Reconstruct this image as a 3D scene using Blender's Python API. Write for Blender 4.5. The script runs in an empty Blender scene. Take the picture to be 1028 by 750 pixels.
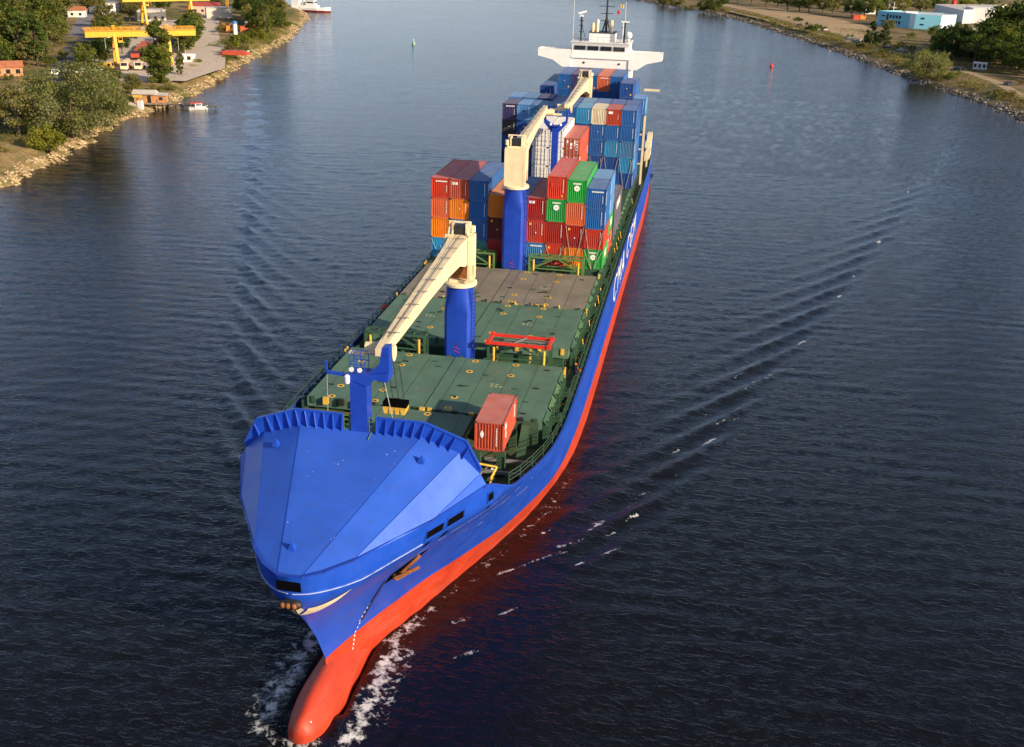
import bpy, math, random
import numpy as np
from mathutils import Vector, Matrix
rnd = random.Random(7)
R = math.radians
S = bpy.context.scene
COL = S.collection

# ------------------------------------------------------------------ camera
cam_d = bpy.data.cameras.new("camera"); cam = bpy.data.objects.new("camera", cam_d); COL.objects.link(cam)
def cam_basis(pitch, yaw, roll):
    pi, ya, ro = R(pitch), R(yaw), R(roll)
    fw = np.array([math.sin(ya)*math.cos(pi), math.cos(ya)*math.cos(pi), -math.sin(pi)])
    r = np.array([math.cos(ya), -math.sin(ya), 0]); u = np.cross(r, fw)
    return fw, r*math.cos(ro)+u*math.sin(ro), -r*math.sin(ro)+u*math.cos(ro)
fw, rr, uu = cam_basis(22.801, -9.842, 1.751)
CAM = (22.471, -129.489, 50.165)
cam.matrix_world = Matrix(((rr[0], uu[0], -fw[0], CAM[0]), (rr[1], uu[1], -fw[1], CAM[1]), (rr[2], uu[2], -fw[2], CAM[2]), (0, 0, 0, 1)))
cam_d.sensor_width = 36; cam_d.lens = 36*1059.07/1028; cam_d.clip_start = .5; cam_d.clip_end = 20000
S.camera = cam

# ------------------------------------------------------------------ world, sun, exposure
SUN_EL, SUN_AZ = 22.0, 116.0            # azimuth clockwise from +Y
w = bpy.data.worlds.new("World"); S.world = w; w.use_nodes = True
nt = w.node_tree; bg = nt.nodes["Background"]
sky = nt.nodes.new("ShaderNodeTexSky"); sky.sky_type = 'NISHITA'; sky.sun_disc = False
sky.sun_elevation = R(SUN_EL); sky.sun_rotation = R(SUN_AZ); sky.dust_density = 1.0; sky.ozone_density = 1.3; sky.air_density = .9
tint = nt.nodes.new("ShaderNodeMix"); tint.data_type = 'RGBA'; tint.blend_type = 'MULTIPLY'; tint.inputs[0].default_value = 1
# grading added for water colour: brighter and bluer towards the horizon, more neutral overhead
wtc = nt.nodes.new("ShaderNodeTexCoord"); wsx = nt.nodes.new("ShaderNodeSeparateXYZ"); wrp = nt.nodes.new("ShaderNodeValToRGB")
nt.links.new(wtc.outputs["Generated"], wsx.inputs[0]); nt.links.new(wsx.outputs[2], wrp.inputs[0])
wrp.color_ramp.elements[0].position = 0; wrp.color_ramp.elements[0].color = (1.12, 1.13, 1.38, 1)
wrp.color_ramp.elements[1].position = .85; wrp.color_ramp.elements[1].color = (.95, .76, .60, 1)
e_ = wrp.color_ramp.elements.new(.38); e_.color = (1.02, .96, 1.0, 1)
nt.links.new(wrp.outputs[0], tint.inputs[7])
nt.links.new(sky.outputs[0], tint.inputs[6]); nt.links.new(tint.outputs[2], bg.inputs[0]); bg.inputs[1].default_value = .125
sd = bpy.data.lights.new("sun", 'SUN'); sun = bpy.data.objects.new("sun", sd); COL.objects.link(sun)
sd.energy = 5.0; sd.angle = R(.6); sd.color = (1.0, .80, .56)
TO_SUN = Vector((math.sin(R(SUN_AZ))*math.cos(R(SUN_EL)), math.cos(R(SUN_AZ))*math.cos(R(SUN_EL)), math.sin(R(SUN_EL))))
sun.rotation_euler = TO_SUN.to_track_quat('Z', 'Y').to_euler(); sun.location = (200, -100, 150)
S.view_settings.view_transform = 'Standard'; S.view_settings.look = 'None'
S.view_settings.exposure = 0.42; S.view_settings.gamma = 1.0; S.view_settings.use_curve_mapping = False
S.cycles.max_bounces = 6; S.cycles.caustics_reflective = False; S.cycles.caustics_refractive = False

# ------------------------------------------------------------------ helpers
class MB:
    def __init__(s): s.v = []; s.f = []; s.m = []
    def face(s, pts, m=0):
        b = len(s.v); s.v.extend(tuple(p) for p in pts); s.f.append(tuple(range(b, b+len(pts)))); s.m.append(m)
    def box(s, x0, x1, y0, y1, z0, z1, m=0, top=None):
        b = len(s.v)
        s.v += [(x0,y0,z0),(x1,y0,z0),(x1,y1,z0),(x0,y1,z0),(x0,y0,z1),(x1,y0,z1),(x1,y1,z1),(x0,y1,z1)]
        for q in ((3,2,1,0),(4,5,6,7),(0,1,5,4),(1,2,6,5),(2,3,7,6),(3,0,4,7)):
            s.f.append(tuple(b+i for i in q)); s.m.append(top if (top is not None and q == (4,5,6,7)) else m)
    def bar(s, p, q, w, h=None, m=0, n=4, w2=None):
        """box (n=4) or round bar from p to q"""
        p, q = Vector(p), Vector(q); d = (q-p)
        if d.length < 1e-6: return
        d.normalize(); h = w if h is None else h; k = 1 if w2 is None else w2/w
        a = d.cross(Vector((0,0,1)))
        if a.length < 1e-3: a = d.cross(Vector((0,1,0)))
        a.normalize(); c = a.cross(d)
        b = len(s.v); off = math.pi/4 if n == 4 else 0; rad = math.sqrt(.5) if n == 4 else .5
        for e, sc in ((p,1),(q,k)):
            for i in range(n):
                t = off+2*math.pi*i/n
                s.v.append(tuple(e+a*(w*sc*rad*math.cos(t))+c*(h*sc*rad*math.sin(t))))
        for i in range(n):
            j = (i+1) % n; s.f.append((b+i, b+j, b+n+j, b+n+i)); s.m.append(m)
        s.f.append(tuple(b+i for i in reversed(range(n)))); s.m.append(m)
        s.f.append(tuple(b+n+i for i in range(n))); s.m.append(m)
    def prism(s, prof, axis, a0, a1, m=0):
        """prof: 2D polygon; axis 0: (y,z) swept in x, 1: (x,z) in y, 2: (x,y) in z"""
        mk = {0: lambda u, v, t: (t,u,v), 1: lambda u, v, t: (u,t,v), 2: lambda u, v, t: (u,v,t)}[axis]
        n = len(prof); b = len(s.v)
        s.v += [mk(u, v, a0) for u, v in prof]+[mk(u, v, a1) for u, v in prof]
        for i in range(n):
            j = (i+1) % n; s.f.append((b+i, b+j, b+n+j, b+n+i)); s.m.append(m)
        s.f.append(tuple(b+i for i in reversed(range(n)))); s.m.append(m); s.f.append(tuple(b+n+i for i in range(n))); s.m.append(m)
    def loft(s, rings, m=0, cap=True, closed=True):
        b = len(s.v); n = len(rings[0])
        for r in rings: s.v += [tuple(p) for p in r]
        for k in range(len(rings)-1):
            for i in range(n if closed else n-1):
                j = (i+1) % n; s.f.append((b+k*n+i, b+k*n+j, b+(k+1)*n+j, b+(k+1)*n+i)); s.m.append(m)
        if cap and closed:
            s.f.append(tuple(b+i for i in reversed(range(n)))); s.m.append(m)
            e = b+(len(rings)-1)*n; s.f.append(tuple(e+i for i in range(n))); s.m.append(m)
    def lathe(s, c, prof, n=20, m=0, cap=True):
        s.loft([[(c[0]+r*math.cos(2*math.pi*i/n), c[1]+r*math.sin(2*math.pi*i/n), c[2]+z) for i in range(n)] for r, z in prof], m, cap)
    def disc(s, c, r, m=0, n=14, r2=0):
        if r2: s.loft([[(c[0]+q*math.cos(2*math.pi*i/n), c[1]+q*math.sin(2*math.pi*i/n), c[2]) for i in range(n)] for q in (r, r2)], m, cap=False)
        else: s.face([(c[0]+r*math.cos(2*math.pi*i/n), c[1]+r*math.sin(2*math.pi*i/n), c[2]) for i in range(n)], m)
    def sphere(s, c, r, m=0, nu=12, nv=8):
        rx, ry, rz = r if isinstance(r, tuple) else (r, r, r)
        s.loft([[(c[0]+rx*math.sin(t)*math.cos(2*math.pi*i/nu), c[1]+ry*math.sin(t)*math.sin(2*math.pi*i/nu), c[2]-rz*math.cos(t)) for i in range(nu)]
                for t in [max(.02, min(math.pi-.02, math.pi*k/nv)) for k in range(nv+1)]], m)
    def mesh(s, name, mats, smooth=False):
        me = bpy.data.meshes.new(name); me.from_pydata(s.v, [], s.f)
        for mm in mats: me.materials.append(mm)
        me.polygons.foreach_set("material_index", s.m)
        if smooth: me.polygons.foreach_set("use_smooth", [True]*len(me.polygons))
        me.update(); return me
    def build(s, name, mats, parent=None, smooth=False, auto=None):
        if not isinstance(mats, (list, tuple)): mats = [mats]
        me = s.mesh(name, mats, smooth)
        if auto: 
            me.polygons.foreach_set("use_smooth", [True]*len(me.polygons)); me.set_sharp_from_angle(angle=R(auto))
        return link(name, me, parent)

def split(mb, name, mats, parent):
    """one object per connected piece of mb"""
    par = list(range(len(mb.v)))
    def fd(i):
        while par[i] != i: par[i] = par[par[i]]; i = par[i]
        return i
    for f in mb.f:
        for i in f[1:]: par[fd(i)] = fd(f[0])
    gr = {}
    for f, m in zip(mb.f, mb.m): gr.setdefault(fd(f[0]), []).append((f, m))
    for fs in gr.values():
        q = MB(); ids = sorted({i for f, _ in fs for i in f}); mp = {j: k for k, j in enumerate(ids)}
        q.v = [mb.v[j] for j in ids]; q.f = [tuple(mp[i] for i in f) for f, _ in fs]; q.m = [m for _, m in fs]; q.build(name, mats, parent)
def link(name, me, parent=None):
    o = bpy.data.objects.new(name, me); COL.objects.link(o)
    if parent: o.parent = parent
    return o
def empty(name, loc=(0,0,0), rz=0):
    o = bpy.data.objects.new(name, None); COL.objects.link(o); o.location = loc; o.rotation_euler = (0,0,rz); o.empty_display_size = .5
    return o
def tag(o, label=None, cat=None, group=None, kind=None):
    if label: o["label"] = label
    if cat: o["category"] = cat
    if group: o["group"] = group
    if kind: o["kind"] = kind
    return o
def copy_tree(o, parent=None):
    c = o.copy(); COL.objects.link(c)
    if parent: c.parent = parent
    for ch in list(o.children): copy_tree(ch, c)
    return c

MATS = {}
def pmat(name, col, rough=.55, var=.18, scale=.6, metal=0, spec=.4, bump=0, bscale=4, dirt=None, dirt_amt=.35, dirt_scale=.25, coat=0, streak=False, along=False):
    """procedural painted / natural surface: noise tone variation, optional dirt or rust patches, optional bump"""
    if name in MATS: return MATS[name]
    m = bpy.data.materials.new(name); MATS[name] = m; m.use_nodes = True
    t = m.node_tree; N = t.nodes; L = t.links; p = N["Principled BSDF"]
    p.inputs["Roughness"].default_value = rough; p.inputs["Metallic"].default_value = metal
    p.inputs["Specular IOR Level"].default_value = spec; p.inputs["Coat Weight"].default_value = coat
    tc = N.new("ShaderNodeTexCoord"); oi = N.new("ShaderNodeObjectInfo")
    add = N.new("ShaderNodeVectorMath"); add.operation = 'ADD'
    mul = N.new("ShaderNodeVectorMath"); mul.operation = 'SCALE'; mul.inputs[0].default_value = (37, 59, 83)
    L.new(oi.outputs["Random"], mul.inputs[3]); L.new(tc.outputs["Object"], add.inputs[0]); L.new(mul.outputs[0], add.inputs[1])
    n1 = N.new("ShaderNodeTexNoise"); n1.inputs["Scale"].default_value = scale; n1.inputs["Detail"].default_value = 5; n1.inputs["Roughness"].default_value = .65
    L.new(add.outputs[0], n1.inputs["Vector"])
    r1 = N.new("ShaderNodeMapRange"); r1.inputs[1].default_value = .3; r1.inputs[2].default_value = .7; r1.inputs[3].default_value = 1-var; r1.inputs[4].default_value = 1+var
    L.new(n1.outputs[0], r1.inputs[0])
    mx = N.new("ShaderNodeVectorMath"); mx.operation = 'SCALE'; mx.inputs[0].default_value = col[:3]; L.new(r1.outputs[0], mx.inputs[3])
    out = mx.outputs[0]
    if dirt:
        n2 = N.new("ShaderNodeTexNoise"); n2.inputs["Scale"].default_value = dirt_scale; n2.inputs["Detail"].default_value = 8; n2.inputs["Roughness"].default_value = .72
        if streak:
            mp = N.new("ShaderNodeMapping"); mp.inputs["Scale"].default_value = (1, 1, .12); L.new(add.outputs[0], mp.inputs[0]); L.new(mp.outputs[0], n2.inputs["Vector"])
        elif along:
            mp = N.new("ShaderNodeMapping"); mp.inputs["Scale"].default_value = (1, .09, 1.6); L.new(add.outputs[0], mp.inputs[0]); L.new(mp.outputs[0], n2.inputs["Vector"])
        else: L.new(add.outputs[0], n2.inputs["Vector"])
        r2 = N.new("ShaderNodeMapRange"); r2.inputs[1].default_value = .5; r2.inputs[2].default_value = .72; r2.inputs[3].default_value = 0; r2.inputs[4].default_value = dirt_amt
        L.new(n2.outputs[0], r2.inputs[0])
        mm = N.new("ShaderNodeMix"); mm.data_type = 'RGBA'; L.new(r2.outputs[0], mm.inputs[0]); L.new(out, mm.inputs[6]); mm.inputs[7].default_value = (*dirt, 1)
        out = mm.outputs[2]
    L.new(out, p.inputs["Base Color"])
    rm = N.new("ShaderNodeMapRange"); rm.inputs[1].default_value = .3; rm.inputs[2].default_value = .7; rm.inputs[3].default_value = max(0, rough-.08); rm.inputs[4].default_value = min(1, rough+.08)
    L.new(n1.outputs[0], rm.inputs[0]); L.new(rm.outputs[0], p.inputs["Roughness"])
    if bump:
        nb = N.new("ShaderNodeTexNoise"); nb.inputs["Scale"].default_value = bscale; nb.inputs["Detail"].default_value = 4; L.new(tc.outputs["Object"], nb.inputs["Vector"])
        bp = N.new("ShaderNodeBump"); bp.inputs["Strength"].default_value = bump; bp.inputs["Distance"].default_value = .1
        L.new(nb.outputs[0], bp.inputs["Height"]); L.new(bp.outputs[0], p.inputs["Normal"])
    return m
def lerp_tab(tab, x):
    return float(np.interp(x, [a for a, _ in tab], [b for _, b in tab]))
def smooth_tab(tab):
    """monotone cubic (PCHIP-like) interpolation of a table"""
    xs = np.array([a for a, _ in tab], float); ys = np.array([b for _, b in tab], float)
    h = np.diff(xs); d = np.diff(ys)/h; m = np.zeros(len(xs))
    m[0], m[-1] = d[0], d[-1]
    for i in range(1, len(xs)-1):
        m[i] = 0 if d[i-1]*d[i] <= 0 else 2*d[i-1]*d[i]/(d[i-1]+d[i])
    def f(x):
        x = min(max(x, xs[0]), xs[-1]); i = int(min(np.searchsorted(xs, x, side='right')-1, len(xs)-2)); i = max(i, 0)
        t = (x-xs[i])/h[i]
        return float((2*t**3-3*t**2+1)*ys[i]+(t**3-2*t**2+t)*h[i]*m[i]+(-2*t**3+3*t**2)*ys[i+1]+(t**3-t**2)*h[i]*m[i+1])
    return f

# materials of the ship
BLUE = pmat("hull_blue_paint", (.011,.070,.48), .36, .12, .5, dirt=(.05,.085,.36), dirt_amt=.5, dirt_scale=1.0, spec=.5, along=True)
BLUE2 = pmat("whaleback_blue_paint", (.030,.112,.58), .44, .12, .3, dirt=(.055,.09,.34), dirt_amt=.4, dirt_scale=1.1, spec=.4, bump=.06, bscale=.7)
BLUE3 = pmat("whaleback_pale_blue_paint", (.072,.165,.64), .44, .10, .4, dirt=(.05,.11,.48), dirt_amt=.5, dirt_scale=.35, spec=.45)  # paler blue for the facets between the two outer folds
CRBLUE = pmat("crane_blue_paint", (.012,.055,.42), .4, .12, .7, dirt=(.03,.05,.22), dirt_amt=.4, dirt_scale=.8, streak=True)
RED = pmat("boot_red_paint", (.45,.042,.014), .5, .16, .5, dirt=(.27,.12,.08), dirt_amt=.5, dirt_scale=.9, along=True)
GREEN = pmat("deck_green_paint", (.032,.085,.046), .6, .25, .6, dirt=(.10,.075,.05), dirt_amt=.5, dirt_scale=.5)
HATCH = pmat("hatch_green_paint", (.090,.175,.120), .62, .2, .35, dirt=(.12,.12,.09), dirt_amt=.55, dirt_scale=.4, bump=.03, bscale=3)
HATCHB = pmat("worn_hatch_green_paint", (.21,.19,.145), .66, .22, .4, dirt=(.20,.16,.12), dirt_amt=.75, dirt_scale=.35, bump=.03, bscale=3)
LGREEN = pmat("light_green_paint", (.10,.20,.06), .55, .2, 1)
YEL = pmat("yellow_paint", (.74,.46,.06), .55, .2, 2)
CREAM = pmat("cream_paint", (.80,.66,.42), .5, .1, .8, dirt=(.45,.30,.14), dirt_amt=.3, dirt_scale=.7, streak=True)
WHITE = pmat("white_paint", (.85,.84,.80), .45, .06, .8)
DARK = pmat("dark_steel", (.02,.02,.02), .5, .3, 2)
BLACK = pmat("black_opening", (.004,.004,.005), .9, .1, 2, spec=0)
RUST = pmat("rust", (.25,.09,.025), .8, .4, 1.5, bump=.3)
GREY = pmat("grey_steel", (.22,.22,.21), .55, .2, 1)
REDP = pmat("bright_red_paint", (.65,.035,.02), .5, .15, 1.5)
GLASS = pmat("dark_glass", (.015,.022,.03), .08, .1, 1, spec=.6)

# ------------------------------------------------------------------ hull form
YS = [(-3,-73.2),(0,-72.4),(3,-72.5),(5.9,-74.0),(8.4,-75.7),(10.0,-77.0),(11.0,-77.6),(11.6,-77.8),(13.2,-77.95)]
LV = {
 0: [(-72.4,0),(-70,.55),(-68,1.2),(-65.8,2.0),(-63.9,2.75),(-60.7,4.05),(-57.5,5.2),(-54.9,6.2),(-49.5,8.2),(-45,9.65),(-40.1,10.85),(-36.7,11.5),(-30.2,12.3),(-20.9,12.6),(-10,12.65),(0,12.65)],
 3: [(-72.5,0),(-71.2,.38),(-68.8,1.22),(-66.6,2.05),(-64.45,2.98),(-61.8,4.1),(-58.9,5.6),(-55.2,7.45),(-52.1,8.85),(-48.4,10.1),(-44.1,11.3),(-41,11.85),(-37.5,12.2),(-29.5,12.5),(-18,12.62),(0,12.65)],
 8: [(-75.4,0),(-74.6,.7),(-71,2.6),(-67,4.65),(-63,6.9),(-58,9.2),(-52.5,11.2),(-46.7,12.3),(-40,12.62),(-30,12.65),(0,12.65)],
 11.3: [(-77.7,0),(-77.5,.7),(-76.8,1.75),(-75.4,2.95),(-71.6,5.1),(-69.1,6.45),(-66.5,7.85),(-62.8,9.75),(-57,11.4),(-50,12.4),(-44,12.65),(0,12.65)],
 13.2: [(-77.95,0),(-77.85,.8),(-77.0,1.9),(-75.28,3.12),(-71.75,5.08),(-69.35,6.74),(-66.3,8.2),(-63.4,9.5),(-58,11.2),(-52,12.3),(-46,12.65),(0,12.65)],
}
LVF = {k: smooth_tab(v) for k, v in LV.items()}
def ystem(z): return lerp_tab(YS, z)
LK = sorted(LV)
def hb(y, z):
    """half breadth of the hull at station y and height z"""
    z = min(max(z, 0), 13.2); y0 = ystem(z)
    if y >= 0: return lerp_tab([(0,12.65),(70,12.65),(95,12.1),(112,10.8)], y)
    s = (y-y0)/(0-y0)
    if s <= 0: return 0.0
    i = max(j for j in range(len(LK)-1) if LK[j] <= z); a, b = LK[i], LK[i+1]; t = (z-a)/(b-a)
    va = LVF[a](LV[a][0][0]*(1-s)); vb = LVF[b](LV[b][0][0]*(1-s))
    return va*(1-t)+vb*t
SHEER = smooth_tab([(-80,13.2),(-77.5,13.2),(-75,13.2),(-63.6,13.12),(-62.7,12.75),(-61,11.8),(-58.5,10.8),(-55,10.1),(-50,9.35),(-45,9.0),(-38,8.75),(-28,8.55),(0,8.53),(120,8.53)])
def hull_pt(y, z, off=0.0):
    e = .05; b = hb(y, z)
    ny = -(hb(y+e, z)-hb(y-e, z))/(2*e); nz = -(hb(y, z+e)-hb(y, z-e))/(2*e)
    n = Vector((1, ny, nz)).normalized()
    return Vector((b, y, z))+n*off, n
ship = empty("container_ship", (0,0,0))
tag(ship, "blue and red cargo ship with three cream deck cranes sailing up the channel", "cargo ship")

def build_hull():
    ss = [0]+[ (i/70)**1.6*.98+.0004*i for i in range(1,71)]
    ss = [s/ss[-1] for s in ss]
    ys_aft = [8,20,35,50,65,80,90,100,107,112]
    lows = [-1.5,-.6,.2,.9,1.6,2.3,2.92]
    fr = [0,.1,.2,.3,.4,.5,.6,.7,.78,.835,.88,.94,1.0]
    nl = len(lows)+len(fr)-1
    mb = MB(); rows = []
    def zl(l, y): return lows[l] if l < len(lows) else 2.92+(SHEER(y)-2.92)*fr[l-len(lows)+1]
    cols = []
    for s in ss:
        col = []
        for l in range(nl):
            z = zl(l, -78)
            for _ in range(4):
                y = ystem(z)*(1-s); z = zl(l, y)
            col.append((max(hb(y, z), .0), y, z))
        cols.append(col)
    for y in ys_aft: cols.append([(hb(y, zl(l, y))*(1 if y < 100 else 1-(.35*(y-100)/12)*max(0,(3-zl(l,y))/4)), y, zl(l, y)) for l in range(nl)])
    nc = len(cols)
    for sgn in (1, -1):
        b = len(mb.v)
        for c in cols: mb.v += [(sgn*max(x,.02 if i else .02), y, z) for i, (x, y, z) in enumerate(c)]
        for i in range(nc-1):
            for l in range(nl-1):
                q = (b+i*nl+l, b+(i+1)*nl+l, b+(i+1)*nl+l+1, b+i*nl+l+1)
                mb.f.append(q if sgn == 1 else q[::-1]); mb.m.append(1 if l < len(lows)-1 else 0)
    # close the stem and the transom
    b2 = len(cols)*nl
    for l in range(nl-1):
        mb.f.append((l, l+1, b2+l+1, b2+l)); mb.m.append(1 if l < len(lows)-1 else 0)
        e = (nc-1)*nl; mb.f.append((e+l, b2+e+l, b2+e+l+1, e+l+1)); mb.m.append(1 if l < len(lows)-1 else 0)
    o = mb.build("hull", [BLUE, RED], ship, auto=40)
    # rail cap and inner bulwark face
    mb = MB()
    yy = [-64.0+i*1.0 for i in range(0,26)]+[-36,-30,-24,-12,0,12,24,36,48,60,72,84,96,106,111]
    for sgn in (1,-1):
        mb = MB(); pts = [(sgn*(hb(y, SHEER(y))+.03), y, SHEER(y)) for y in yy]
        for a, c in zip(pts, pts[1:]): mb.bar((a[0],a[1],a[2]+.03), (c[0],c[1],c[2]+.03), .22, .1)
        mb.build("rail_cap", BLUE, ship)
    # white-ish rubbing line below the bulwark, both bows
    mb = MB()
    for sgn in (1,-1):
        pts = []
        for i in range(34):
            y = -77.8+i*.25
            p, n = hull_pt(y, 11.35+.55*max(0,(-74.5-y)/3.3), .02); pts.append((sgn*max(p.x, .05), p.y, p.z))
        for a, c in zip(pts, pts[1:]): mb.bar(a, c, .07, .05)
    mb.build("rubbing_strake", pmat("pale_rail_paint", (.40,.48,.72), .5, .2, 2, dirt=(.03,.1,.5), dirt_amt=.8, dirt_scale=1.5), ship)
    # lower knuckle line along the side amidships
    for sgn in (1,-1):
        mb = MB()
        for y in range(-30, 96, 6):
            mb.bar((sgn*(hb(y,4.9)+.03), y, 4.9), (sgn*(hb(y+6,4.9)+.03), y+6, 4.9), .12, .1)
        mb.build("fender_bar", BLUE, ship)
build_hull()
def build_bulb():
    mb = MB(); rings = []
    tab = [(-78.05,.18,.2,.25,.75),(-77.95,.5,.6,.8,.7),(-77.6,.9,1.15,1.7,.6),(-76.9,1.15,1.5,2.3,.4),(-75.8,1.42,2.0,2.8,.15),(-74.5,1.6,2.3,3,0),(-73.2,1.66,2.45,3,-.1),(-71.8,1.6,2.5,3,-.15),(-69.5,1.55,2.4,3,-.3),(-67,1.6,1.9,3,-.5),(-63,1.5,1.2,3,-.8)]
    for y, rx, up, dn, zc in tab:
        rings.append([(rx*math.cos(t)*(1 if math.sin(t) < 0 else (1-.30*math.sin(t)**2)), y, zc+(up if math.sin(t) > 0 else dn)*math.sin(t)) for t in [2*math.pi*i/32 for i in range(32)]])
    mb.loft(rings, 0); mb.build("bulbous_bow", RED, ship, smooth=True)
    mb = MB()   # small white marks on the bulb and the bow
    for (x, y, z, s) in ((.55,-77.15,1.45,.10),(.45,-77.45,1.3,.09),(-.2,-77.5,1.5,.08)): mb.sphere((x,y,z), (s,s,.06), nu=8, nv=6)
    mb.build("bulb_mark", WHITE, ship)
build_bulb()

# ------------------------------------------------------------------ whaleback
def build_whaleback():
    T0 = (0,-77.98,13.2); YB = -63.6
    rim = [(.75,-77.88,13.19),(1.95,-77.05,13.2),(3.22,-75.55,13.22),(5.2,-72.0,13.18),(6.82,-69.55,13.15),(8.2,-66.4,13.13),(9.45,-63.6,13.12)]
    a, b, c = (4.54,YB,16.43), (7.36,YB,15.5), (8.95,YB,13.98)
    mb = MB()
    A, A1, B, B1, Cc, C1, E = rim
    mir = lambda p: (-p[0], p[1], p[2])
    mb.face([mir(A), T0, A, a, mir(a)], 0)
    for sg in (1,-1):
        f = (lambda p: p) if sg == 1 else mir
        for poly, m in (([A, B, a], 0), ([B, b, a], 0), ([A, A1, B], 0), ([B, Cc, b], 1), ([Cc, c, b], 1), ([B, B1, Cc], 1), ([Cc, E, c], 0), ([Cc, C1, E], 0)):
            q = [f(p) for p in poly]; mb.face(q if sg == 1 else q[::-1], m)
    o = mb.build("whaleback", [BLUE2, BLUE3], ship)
    # rim strip between plating and hull shell
    mb = MB(); full = [mir(p) for p in reversed(rim)]+[T0]+rim
    for p, q in zip(full, full[1:]): mb.bar((p[0]*.99,p[1]+.06,p[2]+.04), (q[0]*.99,q[1]+.06,q[2]+.04), .26, .12)
    mb.build("whaleback_rim", CRBLUE, ship)
    # weld seams along the folds
    mb = MB()
    for sg in (1,-1):
        for p, q in ((A,a),(B,b),(Cc,c)): mb.bar((sg*p[0],p[1],p[2]+.01),(sg*q[0],q[1],q[2]+.005), .04, .025)
    mb.build("fold_seam", BLUE, ship)
    # aft bulkhead under the whaleback
    mb = MB()
    hp = [(hb(YB, z)-.12, z) for z in (12.8,12,11,10,9,8,7.5)]
    pr = [(8.92,13.92),(7.34,15.45),(4.53,16.38)]; pr = [(-x,z) for x,z in pr]+pr[::-1]+hp+[(-x,z) for x,z in hp[::-1]]
    mb.prism(pr, 1, YB+.02, YB+.14, 0); mb.build("aft_bulkhead", BLUE, ship)
    # breakwater: upright plates with stiffeners, a gap in the middle
    tp = [(1.27,17.6),(4.84,17.6),(7.9,16.5),(9.0,14.4)]; bt = [(1.27,16.43),(4.54,16.43),(7.36,15.5),(8.93,13.98)]
    for sg in (1,-1):
        mb = MB()
        for i in range(3):
            p0, p1, q0, q1 = tp[i], tp[i+1], bt[i], bt[i+1]
            for dy in (0,.06):
                ff = [(sg*q0[0],YB-.02+dy,q0[1]),(sg*q1[0],YB-.02+dy,q1[1]),(sg*p1[0],YB-.02+dy,p1[1]),(sg*p0[0],YB-.02+dy,p0[1])]
                mb.face(ff if (sg == 1) == (dy == 0) else ff[::-1])
            mb.bar((sg*p0[0],YB,p0[1]),(sg*p1[0],YB,p1[1]), .16, .12)
            n = (5,4,3)[i]
            for k in range(n if i < 2 else 1):
                t = (k+.02)/n if i < 2 else (k+.5)/2.5
                P = np.array(p0)*(1-t)+np.array(p1)*t; Q = np.array(q0)*(1-t)+np.array(q1)*t
                st = MB(); dp = .32; slope = (.25, .18, .12)[i]
                for dx in (-.025,.025):
                    ff = [(sg*Q[0]+dx,YB-.03,Q[1]),(sg*Q[0]+dx,YB-dp,Q[1]-slope*dp),(sg*Q[0]+dx,YB-dp,Q[1]-slope*dp+.1),(sg*P[0]+dx,YB-.14,P[1]-.05),(sg*P[0]+dx,YB-.03,P[1]-.02)]
                    st.face(ff if dx > 0 else ff[::-1])
                st.bar((sg*Q[0],YB-dp,Q[1]-slope*dp),(sg*P[0],YB-.12,P[1]-.04), .05,.05)
                st.build("breakwater_stiffener", BLUE, ship)
        mb.build("breakwater", BLUE, ship)
    # green railing in the gap of the breakwater
    mb = MB()
    for x in np.linspace(-1.2,1.2,6): mb.bar((x,YB-.05,16.45),(x,YB-.05,17.55), .06, n=6)
    for z in (16.85,17.2,17.55): mb.bar((-1.2,YB-.05,z),(1.2,YB-.05,z), .06, n=6)
    mb.bar((.9,YB-.05,16.45),(.9,YB-1.0,16.25), .06); mb.build("walkway_rail", LGREEN, ship)
    mb = MB(); mb.box(-1.25,1.25,YB-.02,YB+2.2,16.38,16.46); mb.build("walkway", LGREEN, ship)
    # little lugs on the whaleback
    def on_center(y): return 13.18+(16.43-13.18)*(y+77.9)/14.3
    for (x,y,dz) in ((-.6,-75.8,0),(-5.6,-65.9,-.35),(5.2,-66.0,-.28)):
        mb = MB(); z = on_center(y)+dz; mb.face([(x-.3,y,z),(x+.25,y-.1,z),(x-.02,y+.15,z+.6)]); mb.face([(x+.25,y-.1,z),(x+.2,y+.5,z+.1),(x-.02,y+.15,z+.6)]); mb.face([(x-.3,y,z),(x-.02,y+.15,z+.6),(x+.2,y+.5,z+.1)])
        mb.build("lifting_lug", BLUE, ship)
    mb = MB(); r2 = random.Random(13)
    for i in range(34):
        y = r2.uniform(-77,-64.6); hw = .6+3.6*(y+77.9)/14.3; x = r2.uniform(-hw,hw)
        mb.disc((x,y,on_center(y)+.006), r2.uniform(.03,.09), n=7)
    mb.build("paint_stain", pmat("stain_blue",(.028,.06,.24),.6,.3,2), ship)
    mb = MB(); r2 = random.Random(3)
    for i in range(26):
        y = r2.uniform(-77,-65); hw = .75+3.6*(y+77.9)/14.3; x = r2.uniform(-hw,hw)
        mb.disc((x,y,on_center(y)+.01), r2.uniform(.03,.07), n=6)
    mb.build("bird_droppings", WHITE, ship)
build_whaleback()

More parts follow.
